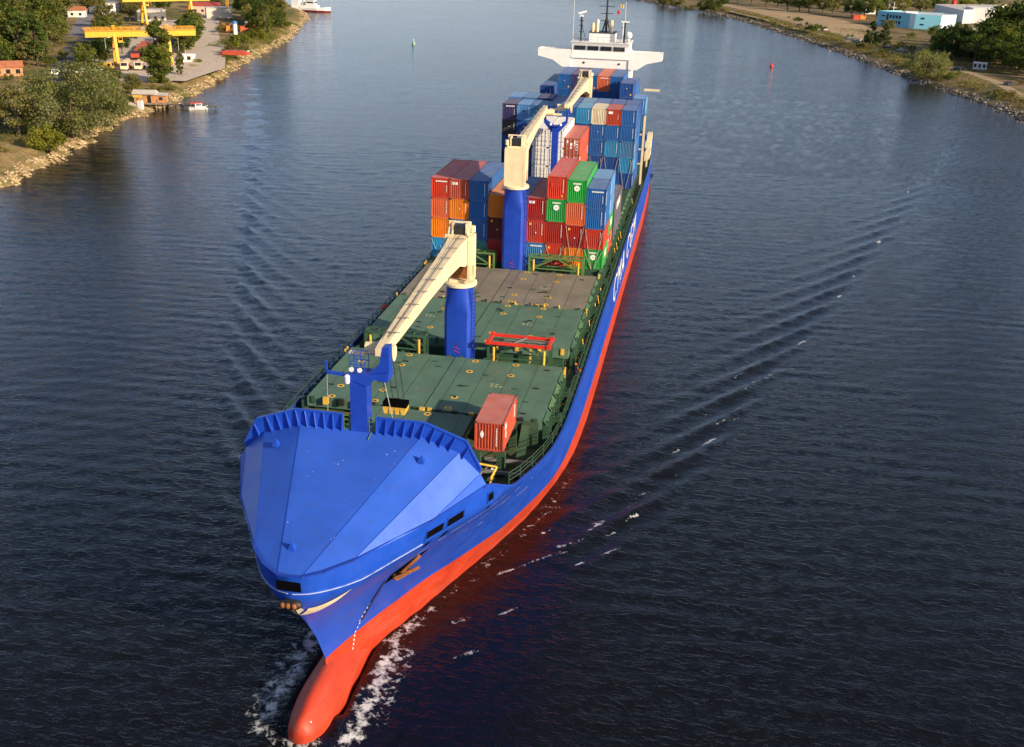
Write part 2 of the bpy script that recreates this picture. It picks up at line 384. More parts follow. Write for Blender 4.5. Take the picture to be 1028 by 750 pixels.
def hull_patch(mb, pts, off, m=0, sgn=1, thick=0):
    """polygon given as (y,z) points laid on the hull side"""
    q = []
    for (y, z) in pts:
        p, n = hull_pt(y, z, off); q.append((sgn*p.x, p.y, p.z))
    mb.face(q if sgn == 1 else q[::-1], m)
def bow_details():
    mb = MB(); fr = MB()
    for sgn in (1,-1):
        for (y0,y1) in ((-69.45,-67.85),(-67.55,-65.9),(-63.5,-62.75)):
            hull_patch(mb, [(y0,11.6),(y1,11.6),(y1,12.35),(y0,12.35)], .03, 0, sgn)
            for (ya,za,yb,zb) in ((y0,11.6,y1,11.6),(y0,12.35,y1,12.35),(y0,11.6,y0,12.35),(y1,11.6,y1,12.35)):
                p, _ = hull_pt(ya,za,.03); q, _ = hull_pt(yb,zb,.03); fr.bar((sgn*p.x,p.y,p.z),(sgn*q.x,q.y,q.z), .09)
        for (y0,y1) in ((-69.1,-68.6),(-67.5,-67.0),(-63.2,-62.8)):
            hull_patch(mb, [(y0,10.65),(y1,10.65),(y1+.12,11.1),(y0+.12,11.1)], .025, 0, sgn)
    # window over the stem
    mb.face([(-.8,-77.96,12.2),(.8,-77.96,12.2),(.8,-78.03,12.95),(-.8,-78.03,12.95)])
    split(mb, "mooring_opening", BLACK, ship); fr.build("opening_frame", BLUE, ship)
    mb = MB()
    mb.sphere((0,-77.75,11.1),(.75,.35,.38)); mb.build("stem_hawse", DARK, ship, smooth=True)
    mb = MB()
    for x in (-.45,-.1,.3): mb.sphere((x,-78.05,11.15),(.17,.14,.2), nu=8, nv=6)
    split(mb, "roller", RUST, ship)
    # pale swoosh emblem on both bows
    mb = MB()
    for sgn in (1,-1):
        top = [(-76.9,10.35),(-76.4,10.35),(-75.9,10.45),(-75.4,10.62),(-74.9,10.85)]; bot = [(-76.6,9.5),(-76.1,9.55),(-75.6,9.78),(-75.2,10.2),(-74.9,10.78)]
        ft, fb = smooth_tab([(i/4, v[1]) for i, v in enumerate(top)]), smooth_tab([(i/4, v[1]) for i, v in enumerate(bot)])
        fty, fby = smooth_tab([(i/4, v[0]) for i, v in enumerate(top)]), smooth_tab([(i/4, v[0]) for i, v in enumerate(bot)])
        for i in range(16):
            for j in range(3):
                P = lambda u, v: (fby(u)*(1-v)+fty(u)*v, fb(u)*(1-v)+ft(u)*v)
                hull_patch(mb, [P(i/16,j/3),P((i+1)/16,j/3),P((i+1)/16,(j+1)/3),P(i/16,(j+1)/3)], .05, 0, sgn)
        hull_patch(mb, [(-77.35,10.5),(-76.85,9.7),(-77.0,10.3),(-77.2,10.55)], .06, 0, sgn)
    mb.build("bow_emblem", pmat("emblem_cream", (.75,.66,.45), .5), ship)
    # anchors in their pockets
    for sgn in (1,-1):
        mb = MB(); hull_patch(mb, [(-68.9,7.2),(-67.3,7.3),(-66.7,8.6),(-66.9,9.4),(-67.9,9.0),(-68.9,8.0)], .03, 0, sgn)
        hull_patch(mb, [(-69.3,7.9),(-68.9,7.4),(-68.9,4.0),(-69.15,4.0)], .025, 1, sgn)
        mb.build("anchor_pocket", [BLACK, pmat("anchor_stain", (.012,.03,.13), .5)], ship)
        def H(y,z,o): p,_ = hull_pt(y,z,o); return (sgn*p.x,p.y,p.z)
        mb = MB()
        P, n = hull_pt(-67.85, 8.1); tt = Vector((0,1,0)); tt = (tt-n*tt.dot(n)).normalized(); up = n.cross(tt); up = up if up.z > 0 else -up
        def A(a_, b_, c_): v = P+tt*a_+up*b_+n*c_; return (sgn*v.x, v.y, v.z)
        mb.bar(A(.05,-.4,.2), A(.35,1.5,.12), .26, .22)
        mb.bar(A(-.75,-.5,.3), A(.75,-.35,.3), .42, .36)
        for q in (-.55,.6):
            k = len(mb.v); mb.v += [A(q-.42,-.45,.25),A(q+.42,-.45,.25),A(q+.08,.75,.6),A(q-.42,-.45,.55),A(q+.42,-.45,.55),A(q+.1,.7,.8)]
            for f in ((0,1,2),(3,5,4),(0,3,4,1),(1,4,5,2),(2,5,3,0)): mb.f.append(tuple(k+i for i in f)); mb.m.append(0)
        mb.build("anchor", RUST, ship)
        mb = MB()   # draught marks
        for i in range(16):
            z = 6.6-i*.36; y = -69.0-.06*i*(1 if i < 8 else .5)
            hull_patch(mb, [(y,z),(y+.11,z),(y+.11,z+.17),(y,z+.17)], .03, 0, sgn)
        mb.build("draught_mark", WHITE, ship)
    # scuffs along the bow
    mb = MB(); r2 = random.Random(11)
    for (y,z,L) in ((-68.6,9.9,.9),(-67.2,10.2,.8),(-58.5,8.6,1.5),(-57,9.1,.8),(-63.5,8.6,1.1),(-55,7.6,1.6),(-60,7.4,.7),(-66.2,10.4,1.3),(-64.9,10.55,1.2),(-63.7,10.6,1.0),(-62.5,10.5,1.3),(-61,10.6,.8),(-61.5,8.9,1.0),(-60,9.0,.8)):
        hull_patch(mb, [(y,z),(y+L,z+.05),(y+L,z+.11),(y+.1,z+.08)], .04)
    mb.build("scuff", pmat("scuffed_paint", (.42,.40,.50), .6), ship)
bow_details()
def hull_text():
    cu = bpy.data.curves.new("hull_lettering", 'FONT'); cu.body = "CMA CGM"; cu.size = 5.4; cu.extrude = .01; cu.space_character = 1.25
    cu.materials.append(WHITE)
    def TXT(c):
        tmp = bpy.data.objects.new("tmp", c); COL.objects.link(tmp); bpy.context.view_layer.update()
        me = bpy.data.meshes.new_from_object(tmp.evaluated_get(bpy.context.evaluated_depsgraph_get())); bpy.data.objects.remove(tmp); return me
    for sgn in (1,-1):
        o = bpy.data.objects.new("hull_lettering", TXT(cu)); COL.objects.link(o); o.parent = ship
        if sgn == 1: o.matrix_local = Matrix(((0,0,1,12.70),(1,0,0,3.0),(0,1,0,4.55),(0,0,0,1)))
        else: o.matrix_local = Matrix(((0,0,-1,-12.70),(-1,0,0,37),(0,1,0,4.55),(0,0,0,1)))
        bb = 30.0
        o.scale = (1.32,1,1)
hull_text()

# ------------------------------------------------------------------ decks, coamings, hatches
def build_deck():
    mb = MB(); ys = [-64.4+i*2 for i in range(14)]+[-34,-28,-10,10,40,70,95,110]
    for a, b in zip(ys, ys[1:]):
        wa, wb = hb(a, 8.0)-.05, hb(b, 8.0)-.05
        mb.face([(-wa,a,7.95),(wa,a,7.95),(wb,b,7.95),(-wb,b,7.95)])
    mb.build("main_deck", pmat("walkway_green_paint",(.075,.105,.055),.7,.3,.8,dirt=(.16,.12,.08),dirt_amt=.6,dirt_scale=.6), ship)
    mb = MB()
    for x0,x1,y0,y1 in ((-10.3,10.3,-46.0,-34.0),(-10.3,10.3,-28.8,-3.2),(-4.3,4.3,-58.5,-46.8)):
        mb.box(x0,x1,y0,y1,7.96,9.5)
    for y0,y1 in ((0,12.4),(13.8,26.4),(33.4,46),(47.2,59.8),(71,77.5),(78,91)): mb.box(-10.9,10.9,y0,y1,7.96,10.42)
    split(mb, "hatch_coaming", GREEN, ship)
def hatch(x0,x1,y0,y1,mat,joint=False):
    mb = MB(); mb.box(x0,x1,y0,y1,9.52,10.45,0)
    # raised edge lips, ribs and scattered fittings
    for x in np.arange(x0+1.2, x1-.6, 2.42):
        mb.box(x-.02,x+.02,y0+.3,y1-.3,10.452,10.462,3)
    r2 = random.Random(int(x0*7+y0*3))
    cy = [(y0+y1)/2+d for d in (-3.3,3.0)]
    wdt = x1-x0
    if wdt > 8:
        for fx in (.2,.58):
            for yq in cy+[y0+.6,y1-.6]:
                x = x0+wdt*fx; 
                mb.disc((x,yq,10.456), .36, 1, 14); mb.disc((x,yq,10.462), .17, 2, 8)
        for i in range(10):
            x, y = r2.uniform(x0+.8,x1-.8), r2.uniform(y0+.8,y1-.8); mb.box(x-.25,x+.25,y-.1,y+.1,10.452,10.52,2 if i % 2 else 3)
        for i in range(5):
            x = (x0+x1)/2+ (i%3)*.45-.6; y = (y0+y1)/2+(i//3)*.5; mb.box(x,x+.25,y,y+.12,10.452,10.458,4)
    else:
        for fx in (.25,.75): mb.disc((x0+wdt*fx,y1-.9,10.456), .4, 1, 14)
    for i in range(int(wdt*2.2)):      # pale scrapes left by box corners
        x, y = r2.uniform(x0+.3,x1-1.6), r2.uniform(y0+.3,y1-.9); a = r2.uniform(.3,1.4); q = r2.random() < .55; t = r2.uniform(.02,.05)
        mb.box(x,x+(a if q else t),y,y+(t if q else min(a,.8)),10.452,10.457,6)
    # corner lugs
    for x in np.linspace(x0+.6,x1-.6,5):
        for y in (y0-.12,y1): mb.box(x-.18,x+.18,y,y+.12,9.9,10.6,5 if r2.random() < .3 else 3)
    return mb.build("hatch_cover", [mat, YEL, DARK, GREEN, pmat("pale_yellow_mark",(.6,.55,.3),.6), YEL, pmat("scraped_paint",(.24,.25,.22),.7)], ship)
build_deck()
for x0,x1 in ((-10.85,-.06),(.06,10.85)):
    hatch(x0,x1,-46.3,-33.6,HATCH)
    hatch(x0,x1,-29.0,-16.25,HATCH)
    hatch(x0,x1,-15.85,-3.0,HATCHB)
hatch(-4.75,4.75,-58.6,-46.75,HATCH)
def railing(pts, h=1.05, name="side_railing", mat=None, step=1.6):
    mb = MB()
    for a, b in zip(pts, pts[1:]):
        a, b = Vector(a), Vector(b); n = max(1, int((b-a).length/step))
        for k in range(n): p = a.lerp(b, k/n); mb.bar(p, p+Vector((0,0,h)), .07, n=4)
        for z in (h*.36,h*.68,h): mb.bar(a+Vector((0,0,z)), b+Vector((0,0,z)), .05, n=4)
    return mb.build(name, mat or GREEN, ship)
for sg in (1,-1):
    railing([(sg*(hb(y,SHEER(y))-.25), y, SHEER(y)) for y in [-60,-57,-54,-51,-48,-44,-38,-30,-20,-8,6,20,34,48,60]])
def side_gear():
    """lashing pedestals, brackets and pipes along the hatch sides"""
    r2 = random.Random(5)
    for sg in (1,-1):
        mb = MB()
        for i, y in enumerate(np.arange(-45.2, 46, 3.05)):
            if -33.5 < y < -29.5: continue
            x = sg*11.05
            lo, hi = sorted((sg*10.9, sg*11.5))
            mb.box(lo,hi,y-.9,y-.55,7.97,10.25,0)
            mb.box(lo,hi,y+.45,y+.7,7.97,10.1,0)
            # sloping plate in a lighter green
            mb.face([(sg*10.95,y-1.1,10.42),(sg*10.95,y+1.6,10.42),(sg*11.3,y+1.6,10.0),(sg*11.3,y-1.1,10.0)] if sg == 1 else [(sg*10.95,y+1.6,10.42),(sg*10.95,y-1.1,10.42),(sg*11.3,y-1.1,10.0),(sg*11.3,y+1.6,10.0)], 1 if i % 3 else 0)
            lo, hi = sorted((sg*11.5, sg*12.0)); 
            if i % 2: mb.box(lo,hi,y-.3,y+.5,7.97,8.9+.5*r2.random(),0)
            if r2.random() < .35: mb.bar((sg*11.9,y+.6,7.97),(sg*11.6,y+.8,9.6), .09, m=2)
            if r2.random() < .3: mb.box(*sorted((sg*11.55,sg*11.85)),y+1,y+1.25,7.97,8.5,3)
        for z, x in ((8.35,11.7),(8.55,11.9)): mb.bar((sg*x,-46,z),(sg*x,46,z), .12, n=6, m=0)
        for y in (-34.6,-33.9,-3.3,-2.6,-16):
            mb.bar((sg*11.2,y,8),(sg*11.2,y,10.6), .14, m=2)
        mb.build("lashing_pedestal", [GREEN, pmat("mid_green_paint",(.06,.13,.05),.6,.3,1), YEL, RUST], ship)
side_gear()
def lashing_frame(x0,x1,y,z1=12.15):
    mb = MB(); ym = (y-.65,y+.65)
    for x in (x0,x1):
        for yy in ym: mb.bar((x,yy,8),(x,yy,z1), .22)
        mb.bar((x,ym[0],z1),(x,ym[1],z1), .2)
        for xx in (x+.55 if x == x0 else x-.55,): mb.bar((xx,ym[0]-.05,8.2),(xx,ym[0]-.05,z1-.3), .26, m=1, n=8)
    for yy in ym:
        mb.bar((x0,yy,z1),(x1,yy,z1), .26,.2); mb.bar((x0,yy,10.7),(x1,yy,10.7), .14)
        xm = (x0+x1)/2
        mb.bar((x0+.3,yy,10.6),(xm-.4,yy,z1-.15), .16); mb.bar((x1-.3,yy,10.6),(xm+.4,yy,z1-.15), .16)
    for x in np.linspace(x0,x1,6)[1:-1]: mb.bar((x,ym[0],z1+.02),(x,ym[1],z1+.02), .16)
    for x in (xm-1.2,xm+1.2): mb.bar((x,y,8),(x,y,10.2), .3, n=8, m=2)
    return mb.build("lashing_frame", [LGREEN if y > -10 else GREEN, YEL, RUST], ship)
lashing_frame(3.3,9.5,-32.6); lashing_frame(-9.5,-3.3,-32.6); lashing_frame(2.2,9.0,-1.7); lashing_frame(-9.0,-2.4,-1.7)
mbx = MB()   # gear between the hatches
for y in (-31.2,-.9,30):
    for x in (-8.5,-6,-4,-2.4,2.3,4.4,6.6,8.8):
        mbx.box(x-.4,x+.4,y-.5,y+.5,7.97,9.1+.4*rnd.random(),0)
for x in (-8,-5,3.5,7): mbx.bar((x,-29.6,8),(x,-29.6,10.4), .18, m=1)
for x in np.arange(-9,9.5,1.7): mbx.bar((x,-16.05,9.6),(x,-16.05,10.75), .2, n=6, m=1 if rnd.random() < .45 else 2)
for x in np.arange(-9,9.5,1.5): mbx.box(x-.22,x+.22,-46.7,-46.35,10,10.62, 1 if rnd.random() < .3 else 2)
split(mbx, "hatch_fitting", [GREEN, YEL, DARK], ship)

def fore_gear():
    for cx, cy, rot in ((6.6,-57.5,0),(-6.6,-57.5,0)):
        mb = MB()
        mb.lathe((0,0,0), [(.8,-1.0),(.8,-.9),(.45,-.9),(.45,.9),(.8,.9),(.8,1.0)], 16)
        mb.v = [(cx+x*1.0, cy+y, 9.1+z) if False else (cx+z, cy+y, 9.0+x) for x, y, z in mb.v]
        for dx in (-1.2,1.2): mb.box(cx+dx-.15,cx+dx+.15,cy-.7,cy+.7,7.97,9.4)
        mb.box(cx+1.35 if cx > 0 else cx-2.0,cx+2.0 if cx > 0 else cx-1.35,cy-.4,cy+.4,7.97,9.2)
        mb.build("mooring_winch", GREEN, ship)
    for sg in (1,-1):
        mb = MB()
        for (x,y) in ((8.7,-55.8),(9.8,-52.5),(5.9,-60.5)):
            for d in (-.35,.35): mb.lathe((sg*x,y+d,7.97), [(.2,0),(.2,.75),(.28,.8),(.28,.9)], 10)
        split(mb, "bollard", DARK, ship)
    mb = MB()   # yellow tubular stand at the break of the rail
    for p, q in (((7.6,-58.9,8),(7.6,-58.9,12.3)),((7.4,-60.3,8),(7.4,-60.3,12.3)),((7.6,-58.9,12.3),(7.4,-60.3,12.3)),((7.6,-58.9,12.3),(9.2,-58.6,12.0)),((9.2,-58.6,12.0),(9.0,-60.0,11.7)),((7.8,-58.9,8),(9.2,-58.6,12.0))): mb.bar(p, q, .16, n=8)
    mb.build("yellow_stand", YEL, ship)
    mb = MB(); mb.box(7.65,8.65,-52.4,-52.32,8.0,8.1); mb.face([(7.6,-52.9,8.45),(8.6,-52.9,8.45),(8.6,-52.1,8.75),(7.6,-52.1,8.75)]); 
    for x in (7.9,8.2,8.5): mb.box(x-.25,x-.1,-52.6,-52.2,8.78,8.79,1)
    mb.build("deck_notice", [WHITE, GREY], ship)
    mb = MB()   # container pedestals and pipework under the lone container
    for x in (6.3,8.4): 
        for y in (-52.4,-46.9): mb.box(x-.35,x+.35,y-.3,y+.3,7.97,10.17)
    mb.face([(9.2,-47.2,10.3),(9.9,-47.2,10.3),(10.0,-50.2,8.0),(9.2,-50.2,8.0)])
    mb.box(9.2,10.6,-47.0,-46.6,7.97,10.3); mb.box(5.4,10.6,-46.75,-46.5,10.0,10.35)
    for y in (-53.2,-51.0): mb.bar((5.2,y,8.6),(11.2,y,8.6), .25, m=1); mb.bar((5.2,y+.5,8.3),(11.0,y+.5,8.3), .15, m=2)
    mb.bar((6.2,-56,8.2),(7.4,-51.5,8.6), .12, m=1)
    mb.build("container_pedestal", [GREEN, GREY, RUST], ship)
    mb = MB(); r2 = random.Random(9)    # clutter at the front of the first hatches, port and starboard
    for i in range(26):
        sg = -1 if i < 16 else 1
        x = sg*r2.uniform(5.3,11.2); y = r2.uniform(-50,-47.2) if sg == -1 else r2.uniform(-62,-54)
        if abs(x) > hb(y,8.0)-.7: continue
        mb.box(x-.3,x+.3,y-.3,y+.3,7.97,8.4+r2.random()*1.3, r2.choice((0,0,1,2)))
    for y in (-47.4,-48.6): mb.bar((-10.8,y,9.6),(-5.2,y,9.6), .3, m=1)
    mb.build("deck_gear", [GREEN, pmat("rusty_green",(.12,.10,.05),.7,.4,2), LGREEN], ship)
fore_gear()

# ------------------------------------------------------------------ deck cranes
def pedestal(y, ztop, x=0):
    h = 1.34; mb = MB()
    def ring(z, t):
        pts = []
        n = 24
        for i in range(n):
            a = 2*math.pi*(i+.5)/n; c, s_ = math.cos(a), math.sin(a)
            k = 1/max(abs(c), abs(s_)); k = min(k, 1.30)
            rad = h*(k*(1-t)+1.03*t); pts.append((x+rad*c, y+rad*s_, z))
        return pts
    mb.loft([ring(7.9,0), ring(ztop-2.6,0), ring(ztop-1.4,.45), ring(ztop-.35,1), ring(ztop,1)], 0)
    mb.box(x-1.45,x+1.45,y-1.45,y+1.45,7.95,8.6,0)
    for z in (10.9,11.3): mb.bar((x-.3,y-1.36,z),(x+.3,y-1.36,z-.2), .08,.02, m=1)
    mb.bar((x-.1,y-1.36,z),(x+.2,y-1.36,z+.5), .1,.02, m=1)
    return mb.build("deck_crane", [CRBLUE, REDP], ship, auto=35)
def crane(y, ztop, tip, hh, jib_w0=1.9, jib_w1=1.0, rungs=9, fwd=True):
    ped = pedestal(y, ztop)
    mb = MB(); mb.lathe((0,y,ztop), [(1.5,0),(1.68,.05),(1.68,.3),(1.5,.42),(1.3,.42)], 28); mb.build("slewing_ring", CREAM, ped, auto=40)
    # build house and jib in a frame whose -Y axis points to the jib tip
    d = Vector((tip[0], tip[1]-y, 0)); L = d.length; ang = math.atan2(d.x, -d.y)
    M = Matrix.Translation((0,y,0)) @ Matrix.Rotation(ang, 4, 'Z')
    tr = lambda mb_: [tuple(M @ Vector(v)) for v in mb_.v]
    z0, z1 = ztop+.42, ztop+hh
    mb = MB()                            # house: two side plates, a back, open arch toward the jib
    for sg in (1,-1):
        prof = [(1.35,z0),(.75,z0),(.2,z0+1.7),(-.75,z0+1.75),(-1.2,z0+.5),(-1.45,z0+.2),(-1.5,z1-.5),(-1.2,z1),(1.35,z1-.35)]
        mb.prism(prof, 0, *sorted((sg*.98, sg*1.3)), m=0)
    mb.box(-.98,.98,.65,1.33,z0,z1-.3,0); mb.box(-.98,.98,-1.2,.65,z1-.6,z1-.12,0)
    mb.box(-.98,.98,-.9,.6,z0,z0+.25,0)
    mb.box(-.85,.85,-.3,.64,z0+.25,z0+1.3,1)
    mb.v = tr(mb); mb.build("crane_house", [CREAM, RUST], ped)
    mb = MB()                            # winch and sheaves over the house
    mb.box(-.6,.6,-.6,.5,z1-.1,z1+.75,0); mb.box(-.75,-.6,-.7,.6,z1-.1,z1+1.0,1); mb.box(.6,.75,-.7,.6,z1-.1,z1+1.0,1)
    for x in (-1.0,1.0): mb.bar((x,-1,z1-.1),(x,-.2,z1+1.1), .12, m=1); mb.bar((x,.7,z1-.3),(x,-.2,z1+1.1), .12, m=1)
    mb.bar((-1.1,-.2,z1+1.1),(1.1,-.2,z1+1.1), .12, m=1); mb.lathe((1.15,.4,z1), [(.25,0),(.25,.6)], 10, 1)
    mb.v = tr(mb); mb.build("crane_winch", [DARK, CREAM], ped)
    # jib: tapered box girder
    mb = MB(); zt = tip[2]; Lj = L
    def sec(t, hw, top, dep): return [(-hw,-t,top-dep),(hw,-t,top-dep),(hw,-t,top),(-hw,-t,top)]
    top0 = z1-.15
    tab = [(.9,.95,top0,2.6),(2.0,.9,0,2.7),(4.0,.74,0,2.05),(9,.62,0,1.6),(16,.52,0,1.25),(Lj-4,.42,0,.95),(Lj-1,.36,0,.75),(Lj+.3,.28,0,.55)]
    rings = []
    for t, hw, tp, dp in tab:
        tp = top0+(zt-top0)*max(0,(t-.9))/(Lj-.9); rings.append(sec(t, hw, tp, dp))
    mb.loft(rings, 0); mb.v = tr(mb); jib = mb.build("jib", [CREAM], ped)
    mb = MB()
    for k in range(rungs):
        t = 2.2+(Lj-5)*k/(rungs-1); tp = top0+(zt-top0)*(t-.9)/(Lj-.9)
        mb.bar((-.15,-t,tp+.14),(.75,-t,tp+.14), .08,.06)
    mb.bar((.2,-1.2,top0+.1),(.2,-Lj+2,zt+.12), .04)
    mb.v = tr(mb); mb.build("cable_guide", GREY, ped)
    mb = MB()
    for xx in (-.45,-.3,.35): mb.bar((xx,-.3,z1+1.0),(xx*.6,-Lj+1.3,zt+.25), .035, n=5)
    mb.v = tr(mb); mb.build("luffing_rope", DARK, ped)
    mb = MB()
    for xx in (1.42,1.78): mb.bar((xx,y-1.0,8.2),(xx,y-1.0,ztop), .06)
    for k in range(int((ztop-8.4)/.4)): mb.bar((1.42,y-1.0,8.5+k*.4),(1.78,y-1.0,8.5+k*.4), .04)
    mb.build("ladder", CRBLUE, ped)
    mb = MB()                            # sheave block at the jib head
    mb.lathe((0,0,0), [(.5,-1.5),(.5,-.35)], 14); mb.v = [(z, -Lj+1.6+x, zt-.75+y) for x, y, z in mb.v]
    k = len(mb.v); mb.lathe((0,0,0), [(.62,.55),(.62,.75)], 16); mb.v[k:] = [(z, -Lj+1.3+x, zt-.85+y) for x, y, z in mb.v[k:]]
    mb.box(-2.6,-1.5,-Lj+.9,-Lj+1.3,zt-1.15,zt-.9,0); mb.bar((-1.5,-Lj+1.5,zt-.75),(.5,-Lj+1.5,zt-.75), .22)
    mb.v = tr(mb); mb.build("jib_head", CREAM, ped, auto=40)
    return ped
crane(-31.7, 17.55, (1.0,-61.6,22.2), 5.3)
crane(-1.5, 20.65, (-1.5,31.0,25.9), 5.3)
crane(69.0, 20.65, (1.6,31.6,26.2), 5.2)

def jib_rest_bow():
    mb = MB(); x, y = 0, -63.2
    mb.loft([[(x-.65,y-.6,7.95),(x+.65,y-.6,7.95),(x+.65,y+.6,7.95),(x-.65,y+.6,7.95)],[(x-.62,y-.55,20.6),(x+.62,y-.55,20.6),(x+.62,y+.55,20.6),(x-.62,y+.55,20.6)]], 0)
    mb.prism([(.6,20.0),(1.2,20.6),(2.2,20.5),(2.25,21.2),(.6,20.95),(-.7,20.95),(-.7,20.5),(.2,20.2)], 1, y-.62, y+.62, 0)
    mb.prism([(.7,20.95),(1.5,21.6),(1.75,23.0),(2.25,23.1),(2.25,20.6),(1.2,20.6)], 1, y-.35, y+.45, 0)
    mb.prism([(.6,16.6),(1.2,16.0),(2.6,15.3),(2.9,15.2),(2.9,14.6),(.6,14.6)], 1, y-.3, y+.4, 0)
    mb.bar((-.7,y-.5,20.75),(-2.3,y-.5,20.85), .2,.22); mb.bar((-2.3,y-.5,20.85),(-2.35,y-.5,21.7), .14)
    rest = mb.build("jib_rest", [CRBLUE], ship)
    mb = MB()
    for xx in (-.6,-.1,.5):
        for yy in (y-.5,y+.5): mb.bar((xx,yy,20.95),(xx,yy,22.2), .045)
    for z in (21.6,22.3):
        for yy in (y-.5,y+.5): mb.bar((-.6,yy,z),(.5,yy,z), .05)
        mb.bar((-.6,y-.5,z),(-.6,y+.5,z), .05)
    mb.build("platform_rail", CRBLUE, rest)
    for xx in (-.35,.25):
        mb = MB(); mb.lathe((0,0,0), [(.08,0),(.18,.2),(.18,.26)], 12); mb.v = [(xx+a, y-.62-c, 21.35+b) for a, b, c in mb.v]; mb.build("floodlight", WHITE, rest, auto=40)
    mb = MB(); mb.lathe((-.75,y-.7,20.2), [(.16,0),(.2,.1),(.2,.55),(.1,.65)], 10); mb.build("signal_lamp", WHITE, rest, auto=40)
    mb = MB(); mb.bar((-2.3,y-.5,20.8),(-3.1,y+1.2,11.5), .05, n=6); mb.bar((1.9,y-.4,20.5),(2.6,y+.6,14.9), .06, n=6); mb.build("stay_wire", pmat("pale_wire",(.4,.38,.33),.5), rest)
    mb = MB()
    for xx in (.9,1.8,2.5,3.2): mb.bar((xx*.6+.4,-61.4,21.2),(xx*.62+.6,-61.0,18.0), .05, n=6)
    split(mb, "hoist_rope", DARK, ship)
    mb = MB(); mb.box(1.05,2.85,-61.4,-60.6,17.5,17.85,1)
    for k in range(4):
        x0 = 1.08+k*.44; mb.prism([(x0,17.48),(x0+.42,17.48),(x0+.34,17.0),(x0+.1,17.0)], 1, -61.55,-60.45, 0)
    mb.build("hook_block", [YEL, BLACK], ship)
jib_rest_bow()
def jib_fork():
    mb = MB(); x, y = .15, 31.2
    mb.bar((x,y,7.9),(x,y,22.8), .95, m=0)
    for sg in (1,-1):
        xs = x+sg*1.75
        mb.prism([(x+sg*.2,22.3),(x+sg*.45,21.9),(xs,23.4),(xs+sg*.18,25.3),(xs-sg*.12,25.3),(xs-sg*.25,23.8),(x-sg*.2,22.8)], 1, y-.35,y+.35, 0)
    mb.box(x-.5,x+.5,y-.7,y+.7,22.9,23.0,0)
    f = mb.build("jib_rest", CRBLUE, ship)
    for xx in (-.5,1.0):
        mb = MB(); mb.sphere((xx,y-.9,23.3), .22); mb.build("floodlight", WHITE, f, smooth=True)
jib_fork()

